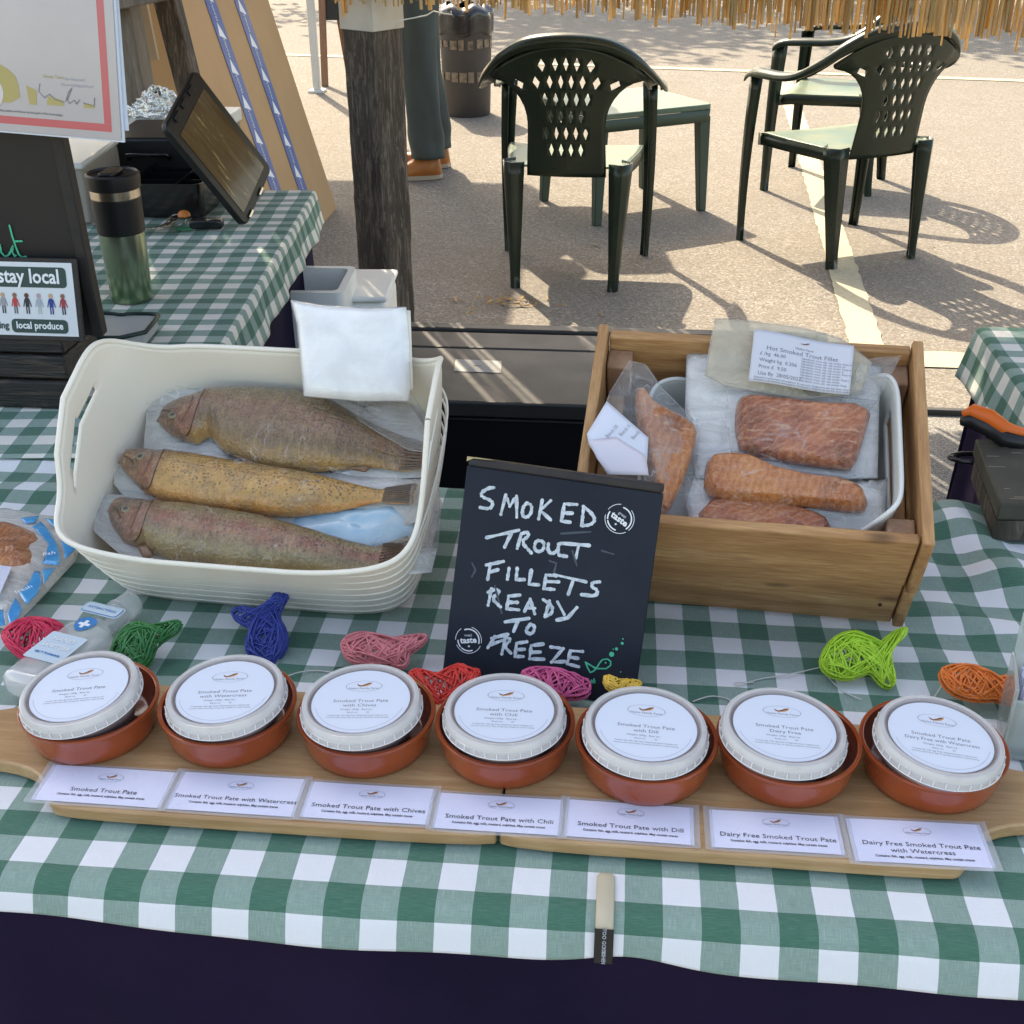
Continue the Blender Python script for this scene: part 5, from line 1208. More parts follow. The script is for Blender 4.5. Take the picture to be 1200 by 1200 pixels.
# certificate
MCt = Matrix.Translation((-.5435, 1.283, T+.336)) @ Matrix.Rotation(radians(-3), 4, 'Z') @ Matrix.Rotation(radians(84), 4, 'X') @ Matrix.Rotation(radians(-3.0), 4, 'Z')
t = thing('framed_certificate', 'laminated award certificate with a pink border hanging in front of the large chalkboard', 'certificate', M=MCt)
b = MB(); b.box((-.15, .105, -.003), (.304, .214, .003)); b.build('backing_page', m_label, t)
b = MB(); b.box((-.15, .105, 0), (.30, .21, .0012)); b.build('laminate', M_plain('laminated_page', (.46, .42, .42), .18, coat=.7, var=(.40, .37, .38), vs=6), t, bevel=.0004)
m_pink = M_plain('pink_border', (.52, .095, .11), .25, coat=.5)
for q in ([(-.293, .008), (-.010, .008), (-.010, .016), (-.293, .016)], [(-.018, .0161), (-.010, .0161), (-.010, .202), (-.018, .202)]): flat(q, m_pink, 'printed_border', .0008, t)
m_gp = M_plain('gold_print', (.42, .34, .13), .4)
flat(chaikin([(-.160, .030), (-.112, .030), (-.113, .055), (-.122, .064), (-.135, .070), (-.16, .072)], 1), m_gp, 'gold_swirl', .0009, t)
flat([(-.150+.019*cos(a), .040+.019*sin(a)) for a in [2*pi*i/28 for i in range(28)]], M_plain('page_white', (.6, .56, .56), .3), 'gold_swirl', .0011, t)
flat([(-.150+.007*cos(a), .041+.006*sin(a)) for a in [2*pi*i/16 for i in range(16)]], m_gp, 'gold_swirl', .0013, t)
flat([(-.102, .030), (-.094, .030), (-.0925, .045), (-.104, .049)], m_gp, 'gold_swirl', .0009, t)
flat([(-.082, .031), (-.062, .031), (-.064, .037), (-.080, .040)], m_gp, 'gold_mark', .0009, t); flat([(-.040, .031), (-.028, .031), (-.028, .035), (-.040, .036)], m_gp, 'gold_mark', .0009, t)
strokes([[(-.088, .052), (-.090, .044), (-.084, .038), (-.078, .042), (-.072, .037), (-.062, .035)], [(-.060, .036), (-.056, .046), (-.052, .050), (-.058, .038), (-.056, .034), (-.050, .038), (-.048, .034), (-.044, .039)], [(-.040, .036), (-.028, .033), (-.027, .042)]], .0007, m_ink2, t, Matrix.Identity(4), 'signature', .0012)
text('Ian Hayward', .0045, m_ink3, t, -.048, .059, .0010); text('Head of Judging Board', .0040, m_ink3, t, -.046, .053, .0010); text('Great Taste', .0048, m_gp, t, -.072, .060, .0010)
text('Awarded for outstanding quality and flavour by the guild of fine food judges', .0033, m_dg, t, -.115, .0215, .0010)
b = MB(); b.beam((-.0085, .010, -.0055), (-.012, .20, -.0055), .030, .001, up=(0, 0, 1)); b.build('loose_page', M_plain('blue_white_page', (.55, .62, .70), .5), t)

# ------------------------------------------------------------------ LEFT TABLE OBJECTS
zt = T+.0085
c = at(155, 349, zt)
t = thing('travel_mug', 'green and steel travel mug with black lid and grip on the left gingham table', 'travel mug', (c.x, c.y, zt))
r = .033
m_gs = None
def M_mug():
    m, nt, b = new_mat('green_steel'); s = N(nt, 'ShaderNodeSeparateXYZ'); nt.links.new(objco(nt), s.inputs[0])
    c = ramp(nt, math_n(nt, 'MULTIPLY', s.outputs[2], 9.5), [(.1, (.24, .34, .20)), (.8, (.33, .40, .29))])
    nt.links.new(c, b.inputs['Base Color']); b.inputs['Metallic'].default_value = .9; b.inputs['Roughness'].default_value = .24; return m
m_gs = M_mug()
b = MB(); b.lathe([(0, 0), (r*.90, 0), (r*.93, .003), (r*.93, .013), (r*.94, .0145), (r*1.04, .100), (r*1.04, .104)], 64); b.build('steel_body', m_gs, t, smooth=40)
b = MB(); prof = [(r*1.03, .104)]
for k in range(26): z = .105+k*.0019; rr = r*(1.055+.0010*k); prof += [(rr, z), (rr+.0005, z+.0009)]
prof += [(r*1.06, .157)]; b.lathe(prof, 64); b.build('ribbed_grip', m_black, t, smooth=70)
b = MB(); b.lathe([(r*1.10, .157), (r*1.10, .169), (r*1.06, .1695)], 64); b.build('steel_band', m_steel, t, smooth=40)
b = MB(); b.lathe([(r*1.06, .169), (r*1.16, .170), (r*1.19, .184), (r*1.18, .190), (r*1.10, .1925), (r*1.06, .189), (0, .187)], 64); b.build('lid', m_black, t, smooth=40)
b = MB(); b.box((0, -.004, .192), (.022, .046, .008)); b.build('sip_slider', m_black, t, bevel=.003)
# dog-eared book / tray lid
c = at(150, 392, zt)
t = thing('storage_tray_lid', 'grey shallow tray with a dark green rim, behind the left corner of the basket', 'tray', (c.x, c.y, zt+.002), (0, 0, radians(4)))
b = MB(); b.prism(chaikin([(-.07, -.07), (.04, -.07), (.04, .018), (.034, .026), (-.005, .026), (-.012, .020), (-.03, .028), (-.07, .028)], 1), 0, .018); b.build('tray', M_plain('grey_tray', (.36, .37, .37), .4), t, bevel=.002)
b = MB(); P = chaikin([(-.07, -.07), (.042, -.07), (.042, .02), (.036, .028), (-.005, .028), (-.012, .021), (-.03, .030), (-.07, .030)], 1); b.tube([(x, y, .019) for x, y in P+[P[0]]], .0032, 8, cap=False); b.build('green_rim', M_plain('dark_green_rim', (.01, .03, .025), .35), t, smooth=180)
# organiser
c0 = at(166, 250, zt); t = thing('cash_organiser', 'black plastic organiser tray with divided compartments beside the tablet', 'organiser', (c0.x+.055, c0.y+.075, zt), (0, 0, radians(2)))
def wallbox(W2, D2, H2, th_, par, mat, nm):
    b = MB()
    def rp(w_, d_, r_): return rrect(0, 0, w_, d_, r_)
    o, i_ = rp(W2, D2, .016), rp(W2-2*th_, D2-2*th_, .014); n = len(o); vs = [(x, y, 0) for x, y in o]+[(x, y, H2) for x, y in o]+[(x, y, H2) for x, y in i_]+[(x, y, th_) for x, y in i_]
    fs = [tuple(range(n-1, -1, -1))]
    for k in range(3):
        for j in range(n): j2 = (j+1) % n; fs.append((k*n+j, k*n+j2, (k+1)*n+j2, (k+1)*n+j))
    fs.append(tuple(3*n+j for j in range(n))); b.add(vs, fs); return b.build(nm, mat, par, smooth=40)
wallbox(.145, .20, .062, .003, t, m_blackg, 'tray_wall')
for y in (-.04, .02, .06): b = MB(); b.box((0, y, .032), (.137, .002, .050)); b.build('divider', m_blackg, t)
b = MB(); b.box((.02, -.01, .033), (.002, .17, .052), Matrix.Rotation(.0, 4, 'Z')); b.build('divider', m_blackg, t)
# tablet
A_, B_, C_ = Vector((-.783, 2.023, .925)), Vector((-.691, 2.116, T+.012)), Vector((-.667, 2.247, .782))
ex = (A_-B_).normalized(); ey = (C_-B_); ey = (ey-ex*ey.dot(ex)).normalized(); ez = ex.cross(ey)
if ez.dot(CAM-B_) < 0: pass
nz = ez if ez.dot(CAM-B_) > 0 else -ez
Mtb = Matrix((ex, ey, ex.cross(ey))).transposed().to_4x4(); Mtb.translation = B_
sg_ = 1 if ex.cross(ey).dot(CAM-B_) > 0 else -1
t = thing('tablet', 'tablet in a rugged black case leaning on the black organiser', 'tablet', M=Mtb)
LT, WT = (A_-B_).length, .158
b = MB(); b.prism(rrect(LT/2, WT/2, LT, WT, .014), -.007, .007); b.build('rugged_case', m_black, t, bevel=.003)
def M_screen():
    m, nt, b = new_mat('tablet_screen'); b.inputs['Base Color'].default_value = (.10, .062, .03, 1); b.inputs['Roughness'].default_value = .12
    b.inputs['Coat Weight'].default_value = .25; b.inputs['Coat Roughness'].default_value = .05; b.inputs['Specular IOR Level'].default_value = .2
    v = mapping(nt, objco(nt), scale=(8, 60, 8), rot=(0, 0, .5)); n = noise(nt, v, 1.2, 4, .6, 1.0)
    nt.links.new(ramp(nt, n, [(.3, (.10, .062, .028)), (.60, (.15, .095, .045)), (.66, (.45, .34, .14)), (.70, (.14, .09, .04))]), b.inputs['Base Color']); return m  # amber streaks paint the reflection of the reeds into the screen colour
b = MB(); b.prism(rrect(LT/2-.006, WT/2, LT-.05, WT-.034, .003), .0071*sg_, .0078*sg_); b.build('screen', M_screen(), t)
for y in (.04, .075, .11): b = MB(); b.box((LT-.010, y, .008*sg_), (.010, .022, .004)); b.build('case_clip', m_black, t, bevel=.001)
for y in (.03, .09): b = MB(); b.box((.004, y, .009*sg_), (.006, .02, .003)); b.build('port_cover', m_steel, t, bevel=.001)
# keys and fob
c = at(208, 266, zt); t = thing('key_bunch', 'bunch of keys with an orange and a green tag on the left gingham table', 'keys', (c.x, c.y, zt), (0, 0, radians(12)))
random.seed(3)
m_orange = M_plain('orange_tag', (.66, .20, .04), .4); m_gtag = M_plain('green_tag', (.01, .20, .10), .4)
b = MB(); b.tube([(.016*cos(a), .016*sin(a)+.005, .012+.006*sin(a)) for a in [2*pi*k/24 for k in range(25)]], .0012, 6, cap=False); b.build('split_ring', m_steel, t, smooth=180)
for k in range(6):
    a = radians(195+k*13); z = .003+.0028*k; Mk = Matrix.Translation((0, 0, z)) @ Matrix.Rotation(a, 4, 'Z')
    b = MB(); b.prism(rrect(.018, 0, .018, .018, .007), -.0009, .0009, Mk); b.box((.042, 0, 0), (.034, .006, .0018), Mk); b.box((.048, .0045, 0), (.016, .003, .0018), Mk); b.build('key', m_steel, t, bevel=.0004)
b = MB(); b.pillow([(.012*cos(a)+.012, .012*sin(a)+.018) for a in [2*pi*k/16 for k in range(16)]], .010, 5, z0=.016, sub=1); b.build('orange_tag', m_orange, t, smooth=180)
b = MB(); b.prism(rrect(.016, -.022, .034, .020, .009), .001, .004); b.build('green_tag', m_gtag, t, bevel=.001)
c = at(243, 268, zt); t = thing('key_fob', 'black car key fob beside the bunch of keys', 'key fob', (c.x, c.y, zt), (0, 0, radians(4)))
b = MB(); b.box((0, 0, .010), (.060, .026, .018)); b.build('fob_body', m_blackg, t, bevel=.005, seg=3)
b = MB(); b.box((.022, .012, .018), (.008, .003, .004)); b.build('key_loop', m_steel, t, bevel=.001)
# white cool box and black box at the back left
c = at(60, 262, zt); t = thing('cool_box', 'pale grey cool box behind the travel mug', 'cool box', (c.x, c.y+.10, zt), (0, 0, radians(5)))
b = MB(); b.box((-.02, .0, .052), (.18, .22, .100)); b.build('box_body', M_plain('grey_coolbox', (.34, .31, .27), .6, var=(.30, .27, .23), vs=6), t, bevel=.004)
b = MB(); b.box((-.02, 0, .107), (.186, .226, .012)); b.build('lid', m_whiteplas, t, bevel=.004)
c = at(125, 262, zt); t = thing('black_case', 'matt black case behind the travel mug lid', 'case', (c.x+.0, c.y+.33, zt), (0, 0, radians(5)))
b = MB(); b.box((0, 0, .055), (.16, .2, .11)); b.build('case_body', m_black, t, bevel=.006)
b = MB(); b.tube([(-.04, -.1, .07), (-.04, -.115, .08), (.04, -.115, .08), (.04, -.1, .07)], .005, 8); b.build('handle', m_blackg, t, smooth=180)
# table cloth clip on the left table hem
c = at(291, 338, T-.03); t = thing('bulldog_clip', 'black and steel clip gripping the hem of the left table cloth', 'clip', (c.x+.012, c.y-.01, T-.035), (0, 0, radians(5)))
b = MB(); b.box((0, 0, 0), (.016, .045, .03)); b.build('clip_body', m_black, t, bevel=.003)
for y in (-.014, .012): b = MB(); b.tube([(.008, y-.005, -.012), (.018, y-.006, -.04), (.020, y, -.052), (.018, y+.006, -.04), (.008, y+.005, -.012)], .0018, 6); b.build('wire_lever', m_steel, t, smooth=180)

# ------------------------------------------------------------------ BEHIND THE TABLES: chests, boxes
t = thing('storage_chest', 'long charcoal plastic chest with a white label on its lid, behind the table', 'storage chest', (-.46, 1.88, 0))
m_ch = M_plain('charcoal_plastic', (.032, .031, .028), .5, var=(.042, .040, .036), vs=5, bs=.12, bscale=300)
b = MB(); b.box((.43, .19, .235), (.84, .36, .47)); b.build('chest_body', m_black, t, bevel=.006)  # near-black colour paints the deep shade on the chest front
b = MB(); b.box((.43, .128, .488), (.86, .255, .030)); b.build('lid_panel', m_ch, t, bevel=.004)
b = MB(); b.box((.43, .302, .488), (.86, .086, .030)); b.build('lid_panel', m_ch, t, bevel=.004)
b = MB(); b.box((.43, .367, .490), (.87, .034, .036)); b.build('rear_rim', m_ch, t, bevel=.004)
q = [at(x, y, .504) for x, y in [(534, 421), (588, 423), (587, 437), (532, 435)]]
b = MB(); b.add([(p.x+.46, p.y-1.88, .5042) for p in q], [(3, 2, 1, 0)]); b.build('white_label', M_plain('scuffed_label', (.42, .41, .38), .6, var=(.3, .3, .28), vs=70), t)
text('~', .03, m_ink, t, (q[0].x+q[2].x)/2+.46, (q[0].y+q[2].y)/2-1.88, .505)
t = thing('storage_chest', 'lower grey speckled chest between the pine crate and the right table', 'storage chest', (.42, 1.94, 0))
b = MB(); b.box((.2, .21, .135), (.40, .42, .27)); b.build('chest_body', m_black, t, bevel=.006)
def M_speck():
    m, nt, b = new_mat('speckled_grey'); co = objco(nt); n = noise(nt, co, 260, 3, .8)
    nt.links.new(ramp(nt, n, [(.38, (.07, .07, .065)), (.5, (.17, .165, .155)), (.62, (.32, .31, .29))]), b.inputs['Base Color']); b.inputs['Roughness'].default_value = .8; return m
b = MB(); b.box((.2, .21, .284), (.42, .43, .026)); b.build('lid_panel', M_speck(), t, bevel=.003)
b = MB(); b.box((.2, .431, .292), (.43, .018, .034)); b.build('rear_rim', m_ch, t, bevel=.003)
def polybox(label, x, y, z, W2, D2, H2, rz):
    t = thing('polystyrene_box', label, 'box', (x, y, z), (0, 0, radians(rz)), 'white polystyrene boxes behind the left table')
    wallbox(W2, D2, H2, .014, t, m_poly, 'box_wall'); b = MB(); 
    return t
m_poly = M_plain('polystyrene', (.84, .83, .78), .6, var=(.78, .77, .72), vs=14, bs=.2, bscale=300)
polybox('upper open white polystyrene box beside the left table skirt', -.592, 2.22, .480, .135, .17, .125, 3)
t = thing('polystyrene_box', 'rounded white lidded container right of the open polystyrene box', 'box', (-.512, 2.32, .468), (0, 0, radians(3)), 'white polystyrene boxes behind the left table')
b = MB(); b.box((0, 0, .045), (.095, .18, .09)); b.build('box_body', m_poly, t, bevel=.018, seg=4)
b = MB(); b.box((0, 0, .094), (.102, .187, .012)); b.build('lid', m_poly, t, bevel=.005, seg=3)
t = thing('wooden_stand', 'plain wooden stand under the white polystyrene boxes', 'stand', (-.585, 2.25, 0))
b = MB(); b.box((0, 0, .455), (.22, .34, .025)); b.build('stand_top', m_greywood, t)
for sx in (-1, 1):
    for sy in (-1, 1): b = MB(); b.box((sx*.09, sy*.14, .221), (.03, .03, .442)); b.build('leg', m_greywood, t)

# ------------------------------------------------------------------ POSTS, ROOF, REED SCREEN
def rough_post(name, label, x, y, w_, rz, h, mat, cap=None, lean=(0, 0), seed=1, z0=0):
    t = thing(name, label, 'post', (x, y, z0), (radians(lean[1]), radians(lean[0]), radians(rz)))
    n = 90; b = MB()
    def pt(u, v):
        a = u*4; k = int(a) % 4; f = a-int(a); s_ = w_/2
        cs = [(-s_, -s_), (s_, -s_), (s_, s_), (-s_, s_)]; p = cs[k]; q = cs[(k+1) % 4]
        x_, y_ = p[0]+(q[0]-p[0])*f, p[1]+(q[1]-p[1])*f; z = v*h
        e = 1+.03*mnoise.noise(Vector((k*9+f*2, z*7, seed)))+.02*mnoise.noise(Vector((k*9+f*8, z*40, seed)))
        cr = max(abs(f-.5)*2-.85, 0)/.15; e -= cr*(.03+.06*max(0, mnoise.noise(Vector((k, z*11, seed+5)))))
        return Vector((x_*e, y_*e, z))
    b.grid(pt, 48, n, wrap=True); b.build('post_shaft', mat, t, smooth=60)
    if cap:
        b = MB(); b.box((0, 0, cap+.35), (w_*1.06, w_*1.06, .70)); b.build('white_sleeve', m_sleeve, t, bevel=.002)
    return t
m_sleeve = M_plain('white_sleeve', (.50, .49, .44), .6, var=(.42, .40, .35), vs=14)
pp = atY(441, 170, 3.0)
rough_post('timber_post', 'weathered dark timber post with a pale sleeve at its top, behind the white boxes', pp.x, 3.03, .103, -33, 1.0, m_darkwood, cap=.968, seed=2)
t = thing('stall_canopy', 'timber stall canopy above the tables, out of the photo', 'canopy', (0, 0, 0))
for x in (-2.3, 2.0): b = MB(); b.box((x, 3.0, 1.15), (.10, .10, 2.3)); b.build('post', m_darkwood, t)
for x in (-2.3, 2.0): b = MB(); b.box((x, .2, 1.15), (.08, .08, 2.3)); b.build('post', m_darkwood, t)
for y in (.2, 3.0): b = MB(); b.beam((-2.4, y, 2.33), (2.1, y, 2.33), .08, .06); b.build('beam', m_darkwood, t)
b = MB(); b.box((-.15, 2.35, 2.40), (4.7, 1.55, .05)); b.build('roof_panel', m_greywood, t)
pp0 = atY(441, 170, 3.0); b = MB(); b.box((pp0.x, 3.03, 2.0), (.08, .08, .66)); b.build('post', m_darkwood, t)
m_reed = None
def M_reed():
    m, nt, b = new_mat('dry_reed'); r = rnd(nt); co = objco(nt)
    c = ramp(nt, r, [(0, (.42, .28, .11)), (.25, (.62, .47, .22)), (.5, (.72, .58, .31)), (.75, (.54, .39, .17)), (1, (.78, .66, .40))])
    n = noise(nt, mapping(nt, co, scale=(90, 90, 7)), 1, 5, .6); c = mixc(nt, ramp(nt, n, [(.42, 0.), (.65, .4)]), c, (.26, .16, .06))
    nt.links.new(c, b.inputs['Base Color']); b.inputs['Roughness'].default_value = .5; b.inputs['Specular IOR Level'].default_value = .5
    # thin reed walls let some sun through
    tr = N(nt, 'ShaderNodeBsdfTranslucent'); nt.links.new(mixc(nt, 1.0, c, (1, .85, .5), 'MULTIPLY'), tr.inputs[0]); ms = N(nt, 'ShaderNodeMixShader'); ms.inputs[0].default_value = .5
    out = nt.nodes['Material Output']; nt.links.new(b.outputs[0], ms.inputs[1]); nt.links.new(tr.outputs[0], ms.inputs[2]); nt.links.new(ms.outputs[0], out.inputs[0]); return m
m_reed = M_reed()
rs = thing('reed_screen', 'golden split reed screen hanging along the top of the photo', 'reed screen', (0, 2.90, 0))
random.seed(21)
me_r = []
for k in range(16):
    b = MB(); r = .0030+.0007*(k % 6); b.tube([(0, 0, 0), (random.uniform(-.004, .004), random.uniform(-.003, .003), .12), (random.uniform(-.006, .006), 0, .35), (random.uniform(-.005, .005), 0, .7), (0, 0, 1.3)], [r*random.uniform(.5, .95), r, r, r, r*.9], 6)
    o = b.build('reed', m_reed, rs, smooth=60); me_r.append(o.data); bpy.data.objects.remove(o)
def reedbot(x): return 1.037-.066*smooth(-.66, .82, x) if x > -.68 else 1.08
x = -.76; cnt = 0; stuff = MB()
def addreed(x, y, zb, part):
    global cnt
    if part and cnt < 296:
        o = bpy.data.objects.new('reed', random.choice(me_r)); C.objects.link(o); o.parent = rs
        o.location = (x, y, zb); o.rotation_euler = (random.gauss(0, .010), random.gauss(0, .020), random.uniform(0, 6)); o.scale = (1, 1, (2.34-zb)/1.3); cnt += 1
    else: stuff.tube([(x, y, zb), (x+random.uniform(-.01, .01), y, zb+.6), (x, y, 2.34)], random.uniform(.0035, .0045), 4)
while x < 1.24:
    x += random.uniform(.0066, .0112)
    if random.random() < .09: x += random.uniform(.003, .008)
    zb = reedbot(x)+.004+random.gauss(0, .007)-(random.uniform(.01, .03) if random.random() < .07 else 0)
    addreed(x, random.uniform(-.004, .004), zb, True)
n1 = cnt
for _ in range(60):
    x = random.uniform(-.6, 1.1); addreed(x, .014, reedbot(x)+random.uniform(.0, .05), True)
x = -.62
while x < 1.3: x += random.uniform(.009, .026); addreed(x, .016, reedbot(x)+random.uniform(.01, .05), False)
x = -2.35
while x < -.76:
    x += random.uniform(.0050, .0070); addreed(x, random.uniform(-.003, .003), 1.075+random.gauss(0, .008), False); addreed(x+random.uniform(0, .006), .012, 1.085+random.gauss(0, .01), False)
x = 1.24
while x < 2.1: x += random.uniform(.007, .010); addreed(x, random.uniform(-.003, .012), .965+random.gauss(0, .01), False)
tag(stuff.build('reeds', m_reed, rs, smooth=60), kind='stuff')
b = MB()
for zz in (1.26, 1.55, 1.85, 2.15): b.tube([(-2.35, -.006, zz), (2.1, -.006, zz)], .0012, 5); b.tube([(-2.35, .022, zz), (2.1, .022, zz)], .0012, 5)
b.build('binding_wire', m_galv, rs)
# string from post to the right
P = [atY(x, y, 2.94) for x, y in [(463, 32), (468, 24), (485, 21), (500, 18), (508, 13), (520, 16), (530, 17), (528, 13)]]
b = MB(); b.tube(P, .0016, 6); tag(b.build('tied_rope', m_string, smooth=180), 'thin white rope tied round the pale sleeve of the timber post', 'rope')

# left structure
def vpost(nm, label, xt, yt, xb, yb, Y, w_, mat, d_=None):
    a, b_ = atY(xb, yb, Y), atY(xt, yt, Y); k = (b_-a).normalized(); a = a - k*(a.z/k.z) if k.z else a; b_ = b_+k*.9
    t = thing(nm, label, 'post', a); m = MB(); m.beam((0, 0, 0), b_-a, w_, d_ or w_, up=(0, 1, 0)); m.build('post_shaft', mat, t, bevel=.004); return t
vpost('timber_post', 'leaning grey timber post left of the cardboard carton', 140, 10, 172, 180, 2.85, .075, m_greywood)
vpost('timber_post', 'dark rough timber post just left of the cardboard carton', 196, 0, 228, 125, 3.4, .060, m_darkwood)
a = atY(128, 16, 2.8); b_ = atY(198, 0, 2.8); t = thing('timber_rail', 'grey timber rail joining the two posts at the top left', 'rail', a)
m = MB(); m.beam((-.3, 0, -.02), b_-a+Vector((.02, 0, .03)), .05, .10, up=(0, 1, 0)); m.build('rail', m_greywood, t, bevel=.003)
a = atY(158, 60, 3.2); t = thing('steel_upright', 'galvanised slotted steel upright behind the leaning grey post', 'upright', (a.x, 3.2, 0))
m = MB(); m.box((0, 0, .9), (.045, .03, 1.8)); m.build('channel', m_galv, t, bevel=.004)
a = atY(180, 50, 3.6); t = thing('peg_panel', 'beige perforated panel with round white studs at the top left', 'panel', (a.x, 3.6, 0), (0, radians(-4), 0))
m = MB(); m.box((0, 0, 1.12), (.13, .015, .62)); m.build('panel', M_plain('beige_panel', (.36, .27, .18), .7), t)
for k, (x_, z_) in enumerate(((-.03, .93), (-.03, 1.03), (.01, 1.13), (.02, .95), (-.04, 1.13), (.02, 1.05))):
    m = MB(); m.lathe([(0, .003), (.010, .002), (.012, 0)], 14, Matrix.Translation((x_, -.009, z_)) @ Matrix.Rotation(radians(90), 4, 'X')); m.build('stud', m_print_w, t)
c = at(187, 135, .80); t = thing('small_table', 'small white-topped table behind the tablet at the left', 'table', (c.x, c.y, 0))
m = MB(); m.box((0, 0, .785), (.32, .24, .03)); m.build('table_top', m_whiteplas, t, bevel=.003)
m = MB(); m.box((0, 0, .70), (.28, .20, .12)); m.build('apron', m_greywood, t)
for sx in (-1, 1):
    for sy in (-1, 1): m = MB(); m.box((sx*.14, sy*.1, .385), (.03, .03, .77)); m.build('leg', m_galv, t)
m = MB(); random.seed(8)
def foil(u, v):
    a = 2*pi*u; r_ = .078*(1-v)**.6; n_ = mnoise.noise(Vector((cos(a)*3, sin(a)*3, v*6)))
    return Vector((cos(a)*(r_+.02*n_), sin(a)*(r_*.6+.015*n_), .80+.06*v+.018*mnoise.noise(Vector((cos(a)*7, sin(a)*7, v*9)))))
m.grid(foil, 40, 16, wrap=True); q = m.build('foil', M_plain('crumpled_foil', (.75, .74, .70), .22, metal=1, bs=1, bscale=70, bd=.01), None)
q.location = (c.x, c.y, 0); tag(q, 'crumpled silver foil heap on the small table at the left', 'foil')

# carton leaning
t = thing('cardboard_carton', 'tall cardboard carton with two strips of blue printed tape leaning to the left', 'carton', (-1.235, 4.0, 0), (0, 0, 0))
lean = radians(-14.5); Mc = Matrix.Rotation(lean, 4, 'Y')
DX_, DY_, DZ_ = .16, 1.08, 1.75
m = MB(); m.box((-DX_/2, DY_/2, DZ_/2), (DX_, DY_, DZ_), Mc); m.build('carton_box', m_carton, t, bevel=.004)
for yy in (.40, .71):
    m = MB(); m.box((.0018, yy, DZ_/2+.001), (.0016, .105, DZ_+.002), Mc); m.build('blue_tape', m_tape, t)
    for k in range(14):
        z_ = .06+k*.125+(.05 if yy > .5 else 0)
        if z_ > DZ_-.05: continue
        m = MB(); m.add([Mc @ Vector(p) for p in ((.0030, yy-.032, z_), (.0030, yy+.03, z_-.02), (.0030, yy-.010, z_+.045))], [(0, 1, 2)]); m.build('tape_mark', m_print_w, t)
        Mt2 = Mc @ Matrix.Translation((.0031, yy, z_+.08)) @ Matrix.Rotation(radians(90), 4, 'Z') @ Matrix.Rotation(radians(90), 4, 'X') @ Matrix.Rotation(radians(90), 4, 'Z')
        if z_ < 1.1: text('FRAGILE', .020, m_print_w, t, 0, 0, 0, Mt2, sx=.9)
m = MB(); m.box((.0012, .0, .62), (.002, .001, .002), Mc)

